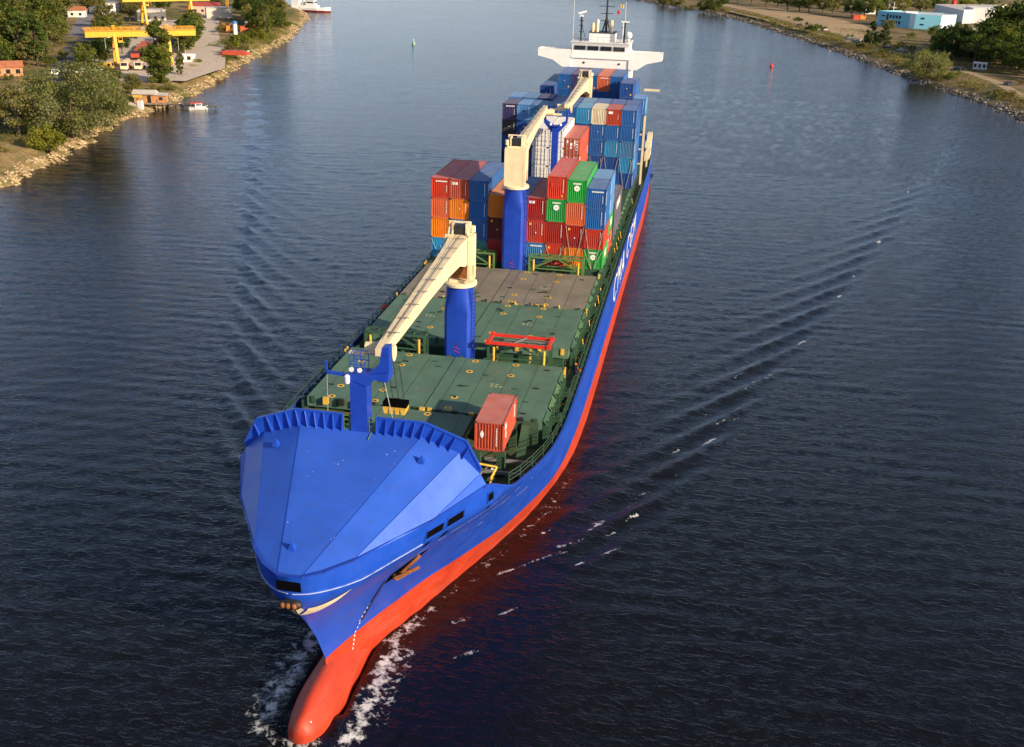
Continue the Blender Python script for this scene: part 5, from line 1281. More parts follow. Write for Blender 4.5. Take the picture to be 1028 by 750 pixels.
# ------------------------------------------------------------------ left bank: gantry cranes and yard
GYEL = pmat("gantry_yellow_paint", (.78,.38,.022), .5, .12, .5, dirt=(.40,.20,.05), dirt_amt=.4, dirt_scale=.5, streak=True)
def gantry(A, B, zg, over, label, hgt=13.2, z0=3.0):
    t = empty("gantry_crane", (A[0], A[1], z0)); tag(t, label, "gantry crane", "yellow gantry cranes in the yard")
    a = Vector((0,0,0)); b = Vector((B[0]-A[0], B[1]-A[1], 0)); d = b.normalized(); n = Vector((-d.y, d.x, 0)); H = hgt-z0; up = Vector((0,0,1))
    for p in (a, b):
        mb = MB()
        for sg in (1,-1): mb.bar(p+n*3.2*sg, p+n*1.0*sg+up*H, 1.0,1.0, n=4, w2=1.0)
        mb.bar(p+n*3.9+up*.7, p-n*3.9+up*.7, .9,.8); mb.bar(p+n*2.2+up*H*.55, p-n*2.2+up*H*.55, .45)
        leg = mb.build("leg", GYEL, t)
        mb = MB()
        for q in (3.4,2.5,-2.5,-3.4):
            c = p+n*q; mb.lathe((0,0,0), [(.32,-.2),(.32,.2)], 10); k = 20; 
            for i in range(len(mb.v)-k, len(mb.v)): x, y, z = mb.v[i]; v = c+n*x+up*(y+.32)+d*z; mb.v[i] = tuple(v)
        mb.build("bogie_wheel", DARK, leg)
    mb = MB()
    for sg in (1,-1): mb.bar(a-d*over+n*.95*sg+up*(H+.4), b+d*over+n*.95*sg+up*(H+.4), .9, 2.1)
    for s in (-over+.4, b.length+over-.4): mb.bar(d*s+n*1.2+up*(H+.6), d*s-n*1.2+up*(H+.6), .6,1.5)
    g = mb.build("girder", GYEL, t)
    mb = MB(); L = b.length+2*over; m = int(L/2)
    for sg in (1,-1):
        for i in range(m+1): p = d*(-over+L*i/m)+n*1.6*sg+up*(H+1.3); mb.bar(p, p+up*1.1, .1)
        for z in (1.9,2.4): mb.bar(d*-over+n*1.6*sg+up*(H+z), d*(b.length+over)+n*1.6*sg+up*(H+z), .09)
        mb.bar(d*-over+n*1.55*sg+up*(H+1.35), d*(b.length+over)+n*1.55*sg+up*(H+1.35), .6,.08)
    mb.build("walkway_rail", GYEL, g)
    mb = MB(); c = d*(b.length*.55)+up*(H+1.5); mb.bar(c-d*1.6, c+d*1.6, 1.9,.6); mb.bar(c-d*.8+up*.6, c+d*.6+up*.6, 1.4,.9); mb.build("trolley", GREY, t)
    mb = MB(); c = a+d*1.9+up*(H-1.6); mb.bar(c-n*.9, c+n*.9, 1.5,1.9); cab = mb.build("cab", GYEL, t)
    mb = MB(); mb.bar(c-n*.95+up*.2, c-n*.92+up*.2, 1.2,.9); mb.bar(c+n*.92+up*.2, c+n*.95+up*.2, 1.2,.9); mb.build("cab_window", GLASS, cab)
    for p in (a, b):
        mb = MB(); mb.bar(p+up*(H+1.5), p+up*(H+2.9), .5); mb.bar(p+up*(H+2.9)-d*.6, p+up*(H+2.9)+d*.6, .3); mb.build("motor_tower", GYEL, t)
    return t
gantry((-180,218),(-166.2,229.5),14,9.5,"nearer yellow gantry crane with a white trolley, behind the columnar poplar")
gantry((-246,360),(-231,378),15,10,"farther yellow gantry crane beyond the red wagons", 14.5)
def simple_building(name, x, y, rz, wx, wy, h, wallm, roofm, label, cat="building", roof="flat", windows=0, door=True, z=None, ov=.4, rh=1.6, floors=1, wmat=None, group=None):
    t = empty(name, (x, y, gz(x,y)-.05 if z is None else z), rz); tag(t, label, cat, group)
    mb = MB(); mb.box(-wx/2,wx/2,-wy/2,wy/2,0,h); mb.build("wall", wallm, t)
    mb = MB()
    if roof == "flat": mb.box(-wx/2-ov,wx/2+ov,-wy/2-ov,wy/2+ov,h+.003,h+.35)
    elif roof == "gable": mb.prism([(-wy/2-ov,h-.05),(wy/2+ov,h-.05),(wy/2+ov,h+.12),(0,h+rh+.15),(-wy/2-ov,h+.12)], 0, -wx/2-ov, wx/2+ov)
    mb.build("roof", roofm, t)
    for f in range(floors):
        zb = .9+f*h/floors
        for i in range(windows):
            xx = -wx/2+wx*(i+.5)/windows
            for sg in (1,-1):
                mb = MB(); ww = min(1.3, wx/windows*.6); y0, y1 = sorted((sg*(wy/2+.02), sg*(wy/2-.05))); mb.box(xx-ww/2,xx+ww/2,y0,y1,zb,zb+1.3); mb.build("window", wmat or GLASS, t)
    if door:
        mb = MB(); mb.box(wx/2-.05,wx/2+.03,-.5,.5,0,2.1); mb.build("door", pmat("brown_door",(.12,.06,.03),.6), t)
    return t
OCHRE = pmat("ochre_wall", (.62,.42,.16), .8, .1, .4); PLASTER = pmat("pale_plaster", (.60,.54,.46), .85, .12, .3); BRICK = pmat("brick_wall", (.32,.13,.07), .85, .2, .5)
TILE = pmat("orange_roof_tile", (.42,.15,.075), .8, .25, .8); TIN = pmat("pale_tin_roof", (.55,.50,.44), .5, .15, .4); WWALL = pmat("white_wall", (.78,.75,.70), .75, .08, .3)
simple_building("office", -168.5,178,R(20),8.5,6.5,3.2,OCHRE,WWALL,"small ochre office with a white flat roof beside the huge willow",windows=3,ov=.9)
simple_building("annex", -161.5,175.5,R(20),4.5,4,1.9,OCHRE,OCHRE,"low ochre annex in front of the flat roofed office",windows=0,ov=.05)
simple_building("cottage", -197,182,R(35),8.5,6,2.8,pmat("orange_plaster",(.52,.26,.13),.8),TILE,"orange tiled cottage beside the left road","cottage",roof="gable",windows=3)
simple_building("brick_kiosk", -167,142,R(20),3.2,2.2,2.2,BRICK,TIN,"little brick kiosk by the pavement at the car park","kiosk",windows=1,ov=.2)
simple_building("workshop", -258,388,R(40),14,8,5,PLASTER,TIN,"beige block workshop between the two gantry cranes",windows=4,ov=.2)
simple_building("house", -298,388,R(20),8,6,3.4,WWALL,TILE,"white house with orange tiled roof among the far left trees","house",roof="gable",windows=2)
simple_building("house", -292,408,R(30),7,6,5.6,WWALL,TIN,"taller white house with pale roof near the far left side road","house",windows=2,floors=2,ov=.3)
simple_building("shed", -216,425,R(10),9,5,2.8,PLASTER,TIN,"pale shed on the far left spit under the trees","shed",roof="gable",windows=2)
simple_building("depot", -255,445,R(25),15,8,4,pmat("pink_plaster",(.55,.38,.30),.85),pmat("red_tin_roof",(.38,.07,.05),.5),"red roofed depot at the far end of the concrete road","depot",roof="gable",windows=4)
simple_building("warehouse", -236,420,R(30),13,8,5,PLASTER,TIN,"grey flat roofed warehouse beside the far end of the concrete road","warehouse",windows=0,ov=.2)
# rows of red open wagons in the yard
def wagon_row():
    u = Vector((-.40,.917,0)).normalized(); n = Vector((u.y,-u.x,0))
    names = ["nearest","second","third","farthest"]
    for r_ in range(3):
        for c in range(3):
            p = Vector((-184.5,240,0))+u*(c*15.5)+n*(r_*4.2)
            t = empty("freight_wagon", (p.x,p.y,3.02), math.atan2(u.y,u.x))
            tag(t, f"{['red','faded red','dark red'][r_]} open freight wagon, {['near','middle','far'][c]} one on the {['left','middle','right'][r_]} track under the gantry", "wagon", "red wagons in the yard")
            mb = MB(); mb.box(-7,7,-1.45,1.45,.9,1.15); 
            for sg in (1,-1): mb.box(-7,7,*sorted((sg*1.45,sg*1.35)),1.16,2.3)
            for x0,x1 in ((-7,-6.9),(6.9,7)): mb.box(x0,x1,-1.34,1.34,1.16,2.3)
            mb.build("body", [CC["brick red"],CC["coral"],CC["rust red"]][r_], t)
            mb = MB(); mb.box(-6.8,6.8,-1.33,1.33,1.17,2.15); mb.build("cargo", pmat("red_cargo",(.42,.13,.08),.85,.3,1), t)
            for x in (-5,5):
                mb = MB()
                for dx in (-.9,.9):
                    mb.lathe((0,0,0), [(.45,-1.0),(.45,1.0)], 10); mb.v[-20:] = [(x+dx+a, zz, .47+b) for a, b, zz in mb.v[-20:]]
                mb.build("wheelset", DARK, t)
wagon_row()
container("royal blue", -195,283,3.02,L20,STD,"blue container lying beyond the red wagons under the gantry","containers in the yard")
def truck(x, y, rz, cabm, bodym, label, tank=False):
    t = empty("truck", (x, y, 3.02), rz); tag(t, label, "truck", "trucks in the yard")
    mb = MB(); mb.prism([(2.4,.6),(4.2,.6),(4.2,1.6),(3.9,2.8),(2.4,2.8)], 1, -1.2, 1.2); cab = mb.build("cab", cabm, t)
    mb = MB(); mb.face([(4.21,-1,1.65),(4.21,1,1.65),(3.95,1,2.65),(3.95,-1,2.65)]); mb.box(2.7,3.7,-1.22,1.22,1.75,2.5); mb.build("windscreen", GLASS, cab)
    mb = MB()
    if tank:
        mb.lathe((0,0,0), [(.1,-4),(1.1,-3.9),(1.25,-3.5),(1.25,1.6),(1.1,2.0),(.1,2.1)], 14); mb.v = [(c, a, 2.2+b) for a, b, c in mb.v]; mb.box(-4,2.2,-.6,.6,.7,1.1)
    else: mb.box(-4.2,2.2,-1.25,1.25,.95,2.5); mb.box(-4.2,2.2,-.5,.5,.7,.94)
    mb.build("load_body", bodym, t)
    for xx in (-3.2,-2.0,3.2):
        for sg in (1,-1):
            mb = MB(); mb.lathe((0,0,0), [(.48,-.16),(.48,.16),(.2,.17)], 12); mb.v = [(xx+a, sg*1.05+c, .48+b) for a, b, c in mb.v]; mb.build("wheel", DARK, t)
truck(-177.5,203,R(15),YEL,YEL,"yellow truck parked at the foot of the left gantry leg")
truck(-171.5,209,R(290),CREAM,pmat("sand_paint",(.45,.36,.24),.7),"sand coloured tank truck, leftmost facing the water in the yard",True)
truck(-167.8,211.5,R(290),CREAM,pmat("sand_paint",(.45,.36,.24),.7),"sand coloured tank truck, second of those facing the water",True)
truck(-163.5,213.5,R(290),pmat("grey_cab",(.35,.33,.32),.5),GREY,"grey truck next to the two tank trucks in the yard")
simple_building("site_cabin", -163,238,R(20),4.2,2.6,2.6,WWALL,WWALL,"white site cabin right of the red wagons","cabin",windows=1,ov=.05)
simple_building("site_cabin", -184,250,R(20),5,2.6,2.4,WWALL,TIN,"white cabin left of the red wagons behind the gantry leg","cabin",windows=1,ov=.05)
def lamp_post(x, y, h, rz, label):
    t = empty("street_lamp", (x, y, gz(x,y)), rz); tag(t, label, "street lamp", "lamps around the yard")
    mb = MB(); mb.bar((0,0,-.2),(0,0,h), .22, n=8, w2=.12); mb.bar((0,0,h),(1.3,0,h+.35), .11, n=6); mb.build("pole", pmat("lamp_grey",(.55,.55,.53),.5), t)
    mb = MB(); mb.bar((1.1,0,h+.32),(1.9,0,h+.42), .3,.16); mb.build("lamp_head", WHITE, t)
lamp_post(-196,239,6.5,R(20),"pale street lamp, outer one of the pair left of the gantry")
lamp_post(-191,238,6.5,R(20),"pale street lamp, inner one of the pair left of the gantry")
lamp_post(-165,234.5,8,R(160),"tall pale lamp post right of the columnar poplar")
lamp_post(-176.5,262,9,R(160),"lamp post in front of the tree row along the concrete road")
def pole(x, y, h, label, m=None):
    t = empty("utility_pole", (x, y, gz(x,y))); tag(t, label, "pole")
    mb = MB(); mb.bar((0,0,-.2),(0,0,h), .25, n=8, w2=.16); mb.build("post", m or pmat("weathered_wood",(.35,.28,.2),.8), t)
    mb = MB(); mb.bar((-.8,0,h-.4),(.8,0,h-.4), .12); mb.build("cross_arm", m or MATS["weathered_wood"], t)
pole(-133.5,137.5,6.5,"leaning wooden pole beside the rocks right of the willow")
pole(-213,262,11,"rusty pole at the left end of the near gantry",RUST)
t = empty("lattice_mast",(-240,440,3)); tag(t,"yellow lattice mast at the far end of the concrete road","mast")
mb = MB()
for sx in (-.5,.5):
    for sy in (-.5,.5): mb.bar((sx,sy,0),(sx,sy,20), .16)
for k in range(12):
    z = k*1.65; mb.bar((-.5,-.5,z),(.5,-.5,z+1.65), .1); mb.bar((.5,.5,z),(-.5,.5,z+1.65), .1); mb.bar((-.5,.5,z),(-.5,-.5,z+1.65), .1)
mb.build("lattice", GYEL, t)
t = empty("silo",(-186,329,3)); tag(t,"slim white tank tower with a blue cap on the green spit","tank")
mb = MB(); mb.lathe((0,0,0),[(.95,0),(.95,5.6)],18); mb.build("tank",WHITE,t,auto=40)
mb = MB(); mb.lathe((0,0,5.6),[(1.15,0.003),(1.15,.7),(.3,1.2)],18); mb.build("cap",pmat("blue_cap",(.05,.22,.5),.5),t)
for (x,y,s,c,lb) in ((-196,345,(3.2,1.6,2.0),"orange","orange digger shaped machine left of the white tank"),(-205,360,(3.5,2,1.6),"rust","rust coloured machine left of the white tank"),(-192,352,(4,1.8,1.4),"coral","coral red machine behind the white tank")):
    t = empty("excavator",(x,y,3.0),R(30)); tag(t,lb,"digger","machines beside the white tank")
    mt = pmat(c+"_machine_paint",{"orange":(.65,.22,.02),"rust":(.40,.13,.03),"coral":(.55,.10,.04)}[c],.6)
    mb = MB(); mb.box(-s[0]/2,s[0]/2,-s[1]/2,s[1]/2,.8,1.8); mb.box(-s[0]/2+.2,.2,-s[1]/2+.1,0,1.8,1.8+s[2]*.6); mb.build("body",mt,t)
    mb = MB(); mb.bar((s[0]/2,.4,1.5),(s[0]/2+2.2,.4,3.4),.4); mb.bar((s[0]/2+2.2,.4,3.4),(s[0]/2+3.6,.4,1.2),.35); mb.box(s[0]/2+3.2,s[0]/2+4,0,.8,.5,1.2); mb.build("boom",mt,t)
    for sg in (1,-1):
        mb = MB(); mb.box(-s[0]/2,s[0]/2,*sorted((sg*s[1]/2,sg*(s[1]/2-.5))),0,.75); mb.build("track",DARK,t)
for i,(x,y,lb) in enumerate(((-196,367,"left of two pale upright hut walls on the green spit"),(-192,372,"right of two pale upright hut walls on the green spit"))):
    simple_building("hut",x,y,R(15),3.6,2.4,3.2,CREAM,TIN,lb,"hut",windows=1,ov=.1)
def barge():
    t = empty("beached_barge",(-156.5,263,3.0),R(20)); t.scale = (.72,1,1); tag(t,"long rust red barge lying on the grass by the concrete road","barge")
    mb = MB(); mb.loft([[(x,-1.4*w_,0.2),(x,1.4*w_,0.2),(x,1.7*w_,1.5),(x,-1.7*w_,1.5)] for x,w_ in ((-8,.5),(-6.5,1),(5.5,1),(7.5,.35))]); mb.build("hull",CC["brick red"],t)
    mb = MB(); mb.box(-5.5,4.5,-1.1,1.1,1.51,1.9); mb.build("hatch",CC["rust red"],t)
    mb = MB(); mb.box(6.2,7.4,-.4,.4,1.5,1.8); mb.build("bow_cap",WHITE,t)
barge()
# fishing shack, jetty and boat
def shack():
    t = empty("fishing_shack",(-134,155,1.9),R(15)); tag(t,"ramshackle fishing shack with orange walls on the left shore","shack")
    mb = MB(); mb.box(-4.2,1.5,-2,2,0,2.5); mb.box(1.5,4.5,-1.4,1.6,0,2.0); mb.build("wall",pmat("orange_boards",(.50,.24,.10),.85,.3,1.5),t)
    mb = MB(); mb.prism([(-2.6,2.4),(2.6,2.4),(0,3.4)],0,-4.7,1.8); mb.face([(1.5,-1.8,2.1),(5.0,-1.8,2.0),(5.0,2.0,2.3),(1.5,2.0,2.5)]); mb.build("roof",[TIN],t)
    mb = MB(); mb.box(-4.4,-1.8,-2.2,-2.05,1.5,2.4); mb.build("awning",YEL,t)
    mb = MB(); mb.box(-.5,.5,-2.04,-1.95,0,2.0); mb.box(2.6,3.6,-1.44,-1.35,.7,1.6); mb.build("door",DARK,t)
    mb = MB()
    for x in (-3.5,-1.5,2.2,4.4): mb.bar((x,-3.6,-1.8),(x,-3.6,2.2),.18)
    mb.box(-4.2,5,-4.0,-2.1,-.1,.05); mb.build("veranda",pmat("weathered_wood",(.35,.28,.2),.8),t)
    t = empty("retaining_wall",(-133.8,148.5,0)); tag(t,"whitewashed post and slipway wall below the fishing shack","wall")
    mb = MB(); mb.box(-.7,.7,-.5,.5,-.5,3.2); mb.build("pillar",WWALL,t); mb = MB(); mb.prism([(-3.5,-.5),(-.75,-.5),(-.75,2.0),(-3.5,2.6)],1,-.35,.35); mb.build("slipway",PLASTER,t)
    t = empty("jetty",(-129,159,0),R(5)); tag(t,"dark wooden jetty on posts with a tyre, reaching past the small boat","jetty")
    mb = MB(); mb.box(-3,13,-.9,.9,.75,.92); mb.build("deck",pmat("grey_planks",(.14,.12,.11),.85,.3,2),t)
    mb = MB()
    for x in np.arange(-2.5,13,2.4):
        for sg in (1,-1): mb.bar((x,sg*.8,-2),(x,sg*.8,1.7),.2,n=6)
    for sg in (1,-1): mb.bar((-2.5,sg*.8,1.6),(12,sg*.8,1.6),.12)
    mb.build("post",MATS["grey_planks"],t)
    mb = MB(); mb.loft([[((.42+.14*math.cos(b))*math.cos(a)+2.5,-1.05+.14*math.sin(b),.75+(.42+.14*math.cos(b))*math.sin(a)) for b in np.linspace(0,2*math.pi,8,endpoint=False)] for a in np.linspace(0,2*math.pi,16)],cap=False); mb.build("tyre",DARK,t)
shack()
def boat(x, y, rz, L, label):
    t = empty("motor_boat",(x,y,-.05),rz); tag(t,label,"boat")
    mb = MB(); tab = [(-L/2,.85,.75),(-L*.2,1.05,.75),(L*.15,1.0,.85),(L*.38,.6,1.0),(L*.5,.08,1.15)]
    mb.loft([[(xx,-.35*w_/1.05,-.3),(xx,.35*w_/1.05,-.3),(xx,w_,h_),(xx,-w_,h_)] for xx,w_,h_ in tab]); mb.build("hull",WHITE,t)
    mb = MB(); mb.box(-L*.18,L*.18,-.75,.75,.8,1.85); cab = mb.build("cabin",WHITE,t)
    mb = MB(); mb.box(-L*.15,L*.15,-.77,.77,1.25,1.65); mb.box(L*.17,L*.185,-.6,.6,1.25,1.7); mb.build("window",GLASS,cab)
    mb = MB(); mb.box(-L*.42,L*.22,-.95,.95,1.9,2.02); mb.build("roof",REDP,t)
    mb = MB()
    for sx in (-.40,-.05):
        for sg in (1,-1): mb.bar((L*sx,sg*.85,.7),(L*sx,sg*.85,1.9),.07)
    mb.build("awning_post",GREY,t)
boat(-121.3,158.3,R(35),5.4,"small white motor boat with red awning moored at the jetty")
def ferry():
    t = empty("passenger_ship",(-226,527,0),R(-6)); tag(t,"white passenger ship with dark red waterline beyond the left spit","ship")
    mb = MB(); tab = [(-13,2.6),(-10,3.0),(6,3.0),(11,2.0),(14.5,.2)]
    mb.loft([[(x,-w_*.85,-.6),(x,w_*.85,-.6),(x,w_*.95,.9),(x,-w_*.95,.9)] for x,w_ in tab],1); mb.loft([[(x,-w_*.95,.9),(x,w_*.95,.9),(x,w_,2.3+max(0,x-6)*.09),(x,-w_,2.3+max(0,x-6)*.09)] for x,w_ in tab],0); mb.build("hull",[WHITE,pmat("dark_red_paint",(.20,.025,.03),.5)],t)
    mb = MB(); mb.box(-11,-6,-2.3,2.3,2.3,6.2); mb.box(-5.5,6,-2.3,2.3,2.3,3.6); mb.prism([(-1.5,3.6),(4.6,3.6),(4.2,6.4),(-1,6.4)],1,-2,2); sup = mb.build("deckhouse",WHITE,t)
    mb = MB(); mb.box(4.15,4.5,-1.7,1.7,5,5.9); mb.box(-.8,3.8,-2.03,2.03,5.0,5.8); mb.build("window",GLASS,sup)
    mb = MB(); mb.bar((1,0,6.4),(1,0,11),.25); mb.bar((.1,0,9),(1.9,0,9),.12); mb.build("mast",DARK,t)
    mb = MB(); mb.lathe((-3.5,0,3.6),[(.8,0),(.7,3)],12); mb.build("funnel",CREAM,t)
ferry()
def buoy(x, y, col, h, label, s=1):
    t = empty("buoy",(x,y,0)); tag(t,label,"buoy")
    mb = MB(); mb.lathe((0,0,-.5),[(.5*s,0),(1.15*s,.3),(1.15*s,1.0),(.9*s,1.2)],18); mb.build("float",col,t,auto=40)
    mb = MB(); mb.lathe((0,0,.7),[(.8*s,0),(.62*s,h*.35),(.28*s,h*.75),(.16*s,h)],14); mb.build("tower",col,t,auto=40)
    mb = MB(); mb.lathe((0,0,.7+h),[(.22*s,0),(.22*s,.3),(.05,.5)],10); mb.build("lantern",WHITE if s > .7 else col,t)
buoy(47.5,344,REDP,.8,"red conical buoy floating right of the bridge wing",.66)
buoy(-113.6,362,pmat("pale_green_buoy",(.25,.42,.33),.5),1.3,"small pale green buoy floating in the upper left channel",.75)

# ------------------------------------------------------------------ cars
def car(x, y, rz, paint, label, group, kind="hatch", z=None):
    t = empty("parked_car",(x,y,(gz(x,y) if z is None else z)+.02),rz); tag(t,label,"car",group)
    mb = MB(); W = .86
    low = [(-2.05,.30),(2.05,.30),(2.1,.62),(1.95,.80),(.95,.92),(-1.75,.98),(-2.1,.85)]
    mb.prism(low,1,-W,W)
    xr_ = -1.75 if kind == "hatch" else (-2.0 if kind == "van" else -1.35); tp = 1.46 if kind != "van" else 1.85
    rings = [[(.95,-W+.04,.92),(.95,W-.04,.92),(xr_,W-.04,.97),(xr_,-W+.04,.97)],[(.25,-W+.20,tp),(.25,W-.20,tp),(xr_+.35,W-.20,tp),(xr_+.35,-W+.20,tp)]]
    mb.loft(rings); mb.build("body",paint,t)
    mb = MB(); a, b = rings
    def lerp(p,q,s): return tuple(p[i]+(q[i]-p[i])*s for i in range(3))
    for i in range(4):
        j = (i+1)%4; lo0, lo1 = lerp(a[i],b[i],.14), lerp(a[j],b[j],.14); hi0, hi1 = lerp(a[i],b[i],.88), lerp(a[j],b[j],.88)
        q = [lerp(lo0,lo1,.06),lerp(lo0,lo1,.94),lerp(hi0,hi1,.94),lerp(hi0,hi1,.06)]; c = Vector((0,0,1.15)); q2 = []
        for p in q: d = Vector((p[0]+.4,p[1],0)); d = d.normalized()*.02; q2.append((p[0]+d.x,p[1]+d.y,p[2]+.01))
        mb.face(q2)
    mb.build("window",GLASS,t)
    for xx in (-1.3,1.3):
        for sg in (1,-1):
            mb = MB(); mb.lathe((0,0,0),[(.31,-.1),(.31,.1)],12); mb.v = [(xx+p, sg*.78+r, .31+q) for p,q,r in mb.v]; mb.build("wheel",DARK,t)
    for sg in (1,-1):
        mb = MB(); mb.box(2.0,2.1,*sorted((sg*.45,sg*.78)),.62,.76); mb.build("headlight",WHITE,t)
def paint(n, c): return pmat(n+"_car_paint", c, .3, .05, 1, spec=.5, coat=.5)
CG = "cars parked along the right track"
car(-157.5,124.5,R(65),paint("dark_blue",(.02,.03,.06)),"dark blue car in the left car park","cars on the left bank")
car(-184,188,R(50),paint("white",(.75,.74,.72)),"white car parked beside the orange cottage","cars on the left bank","van")
car(71.5,547,R(110),paint("maroon",(.10,.03,.05)),"dark maroon car, alone on the field farthest along the right bank",CG)
car(78.5,519,R(20),paint("white",(.75,.74,.72)),"white car parked on the field behind the rounded bush",CG,"van")
car(83.5,512,R(30),paint("brown",(.16,.07,.05)),"brown car beside the white one on the dry field",CG)
car(92,467,R(20),paint("grey",(.12,.12,.15)),"grey car on the right track, farthest of the three by the conifers",CG)
car(92.6,450,R(110),paint("blue",(.03,.05,.12)),"dark blue car low on the track beside the dark conifer",CG)
car(96,452,R(30),paint("black",(.02,.02,.025)),"black car half behind the dark conifer",CG)
car(105,426,R(20),paint("navy",(.02,.03,.08)),"navy car tucked under the paler conifer",CG)
car(110,413,R(10),paint("silver",(.35,.37,.42)),"silver car standing alone between conifers and willow",CG)
car(121.5,341,R(120),paint("charcoal",(.05,.05,.07)),"charcoal car on the track behind the willows",CG)
car(130.5,297,R(100),paint("graphite",(.07,.07,.10)),"dark grey car nearest the right edge of the photo on the track",CG)

# ------------------------------------------------------------------ right bank buildings
SKY_BLUE = pmat("pale_blue_wall",(.20,.52,.66),.75,.06,.2); SKYW = pmat("bluish_white_wall",(.60,.78,.82),.75,.05,.2)
def blue_building():
    t = empty("blue_building",(0,0,2.45)); tag(t,"pale blue two storey building with dark windows above the right bank","building")
    P = [(119.5,580),(139,563.5),(153.5,562),(164.5,576),(160,588),(135,592)]
    H = [8.2,8.2]
    def wallseg(a, b, h, m, nm="wall"):
        mb = MB(); d = Vector((b[0]-a[0],b[1]-a[1],0)).normalized(); n = Vector((d.y,-d.x,0))*.3
        mb.face([(a[0],a[1],0),(b[0],b[1],0),(b[0],b[1],h),(a[0],a[1],h)]); mb.face([(b[0]-n.x,b[1]-n.y,0),(a[0]-n.x,a[1]-n.y,0),(a[0]-n.x,a[1]-n.y,h),(b[0]-n.x,b[1]-n.y,h)]); mb.face([(a[0],a[1],h),(b[0],b[1],h),(b[0]-n.x,b[1]-n.y,h),(a[0]-n.x,a[1]-n.y,h)])
        mb.build(nm,m,t); return d, n
    A, B, C_, D, E_, F_ = P
    M1 = (136.3,565.8)
    dAB,_ = wallseg(A,M1,8.6,SKY_BLUE); wallseg(M1,B,8.6,SKYW); wallseg(B,C_,8.3,SKY_BLUE); wallseg(C_,D,8.3,SKYW); wallseg(D,E_,8.3,SKY_BLUE); wallseg(E_,F_,8.3,SKY_BLUE); wallseg(F_,A,8.6,SKY_BLUE)  # end wall C_ to D: sunlit brightness put into its whiter colour
    mb = MB(); mb.face([(x,y,8.0) for x,y in P]); mb.build("roof",pmat("pale_roof_felt",(.55,.57,.58),.8),t)
    d = Vector((M1[0]-A[0],M1[1]-A[1],0)); L = d.length; d.normalize(); n = Vector((d.y,-d.x,0))
    def win(s0, s1, z0, z1, base=A, dd=d, nn=n):
        mb = MB(); a = Vector((base[0],base[1],0))+dd*s0+nn*.04; b = Vector((base[0],base[1],0))+dd*s1+nn*.04
        mb.bar((a.x,a.y,(z0+z1)/2),(b.x,b.y,(z0+z1)/2),.1,z1-z0); mb.build("window",pmat("dark_blue_glass",(.02,.035,.09),.15),t)
    for i in range(4):
        for z in (1.9,5.0): win(8.3+i*2.1,8.3+i*2.1+1.4,z,z+1.7)
    win(6.2,7.6,.6,7.2); win(2.8,5.2,5.6,6.4); win(2.8,5.2,2.4,3.2)
    d2 = Vector((C_[0]-B[0],C_[1]-B[1],0)).normalized(); n2 = Vector((d2.y,-d2.x,0))
    win(3.0,5.2,5.6,6.5,B,d2,n2); win(3.0,5.2,2.2,3.1,B,d2,n2)
    mb = MB(); mb.box(134,141,570,575,8.05,9.3); mb.build("roof_plant",WHITE,t)
    mb = MB(); mb.bar((128,578,8),(128,578,14),.25); mb.bar((126.8,578,11),(129.2,578,11),.2); mb.build("aerial",WHITE,t)
blue_building()
def white_hall():
    t = empty("warehouse",(0,0,2.45)); tag(t,"large white flat roofed hall behind the pale blue building","warehouse")
    P = [(172,690),(178.5,626),(204,655),(226,720)]
    for (a,b,h,m) in ((P[0],P[1],8.2,WWALL),(P[1],P[2],8.6,pmat("greyish_panel",(.50,.50,.52),.7)),(P[2],P[3],8.6,WWALL),(P[3],P[0],8.2,WWALL)):
        mb = MB(); mb.face([(a[0],a[1],0),(b[0],b[1],0),(b[0],b[1],h),(a[0],a[1],h)]); mb.build("wall",m,t)
    mb = MB(); mb.face([(x,y,8.15) for x,y in P]); mb.build("roof",TIN,t)
    mb = MB(); mb.box(186,202,636,658,0,9.4); mb.build("front_block",WWALL,t)
    mb = MB(); mb.lathe((186,700,8.1),[(1.6,0),(1.6,2.4),(.3,3.2)],14); mb.build("red_vent",REDP,t)
white_hall()
simple_building("trailer_hut",131.5,349,R(160),5.2,2.4,2.5,pmat("pale_blue_boards",(.50,.56,.62),.7),WWALL,"small pale hut with windows below the dark right grove","hut",windows=3,ov=.15)
simple_building("farm_building",152,735,R(20),14,8,5,pmat("pink_wall",(.62,.48,.42),.8),TIN,"pale pink building behind the far right trees","building",windows=4)
simple_building("gate_house",128,690,R(20),8,5,4,WWALL,TIN,"white gate house left of the blue building under the trees","building",windows=2)
for (x,y,c,lb) in ((112,625,"red","red stall left of the blue building under the trees"),(117,632,"orange","orange stall beside the red one under the trees")):
    simple_building("market_stall",x,y,R(20),4,3,2.4,CC[c],CC[c],lb,"stall",windows=0,ov=.3)

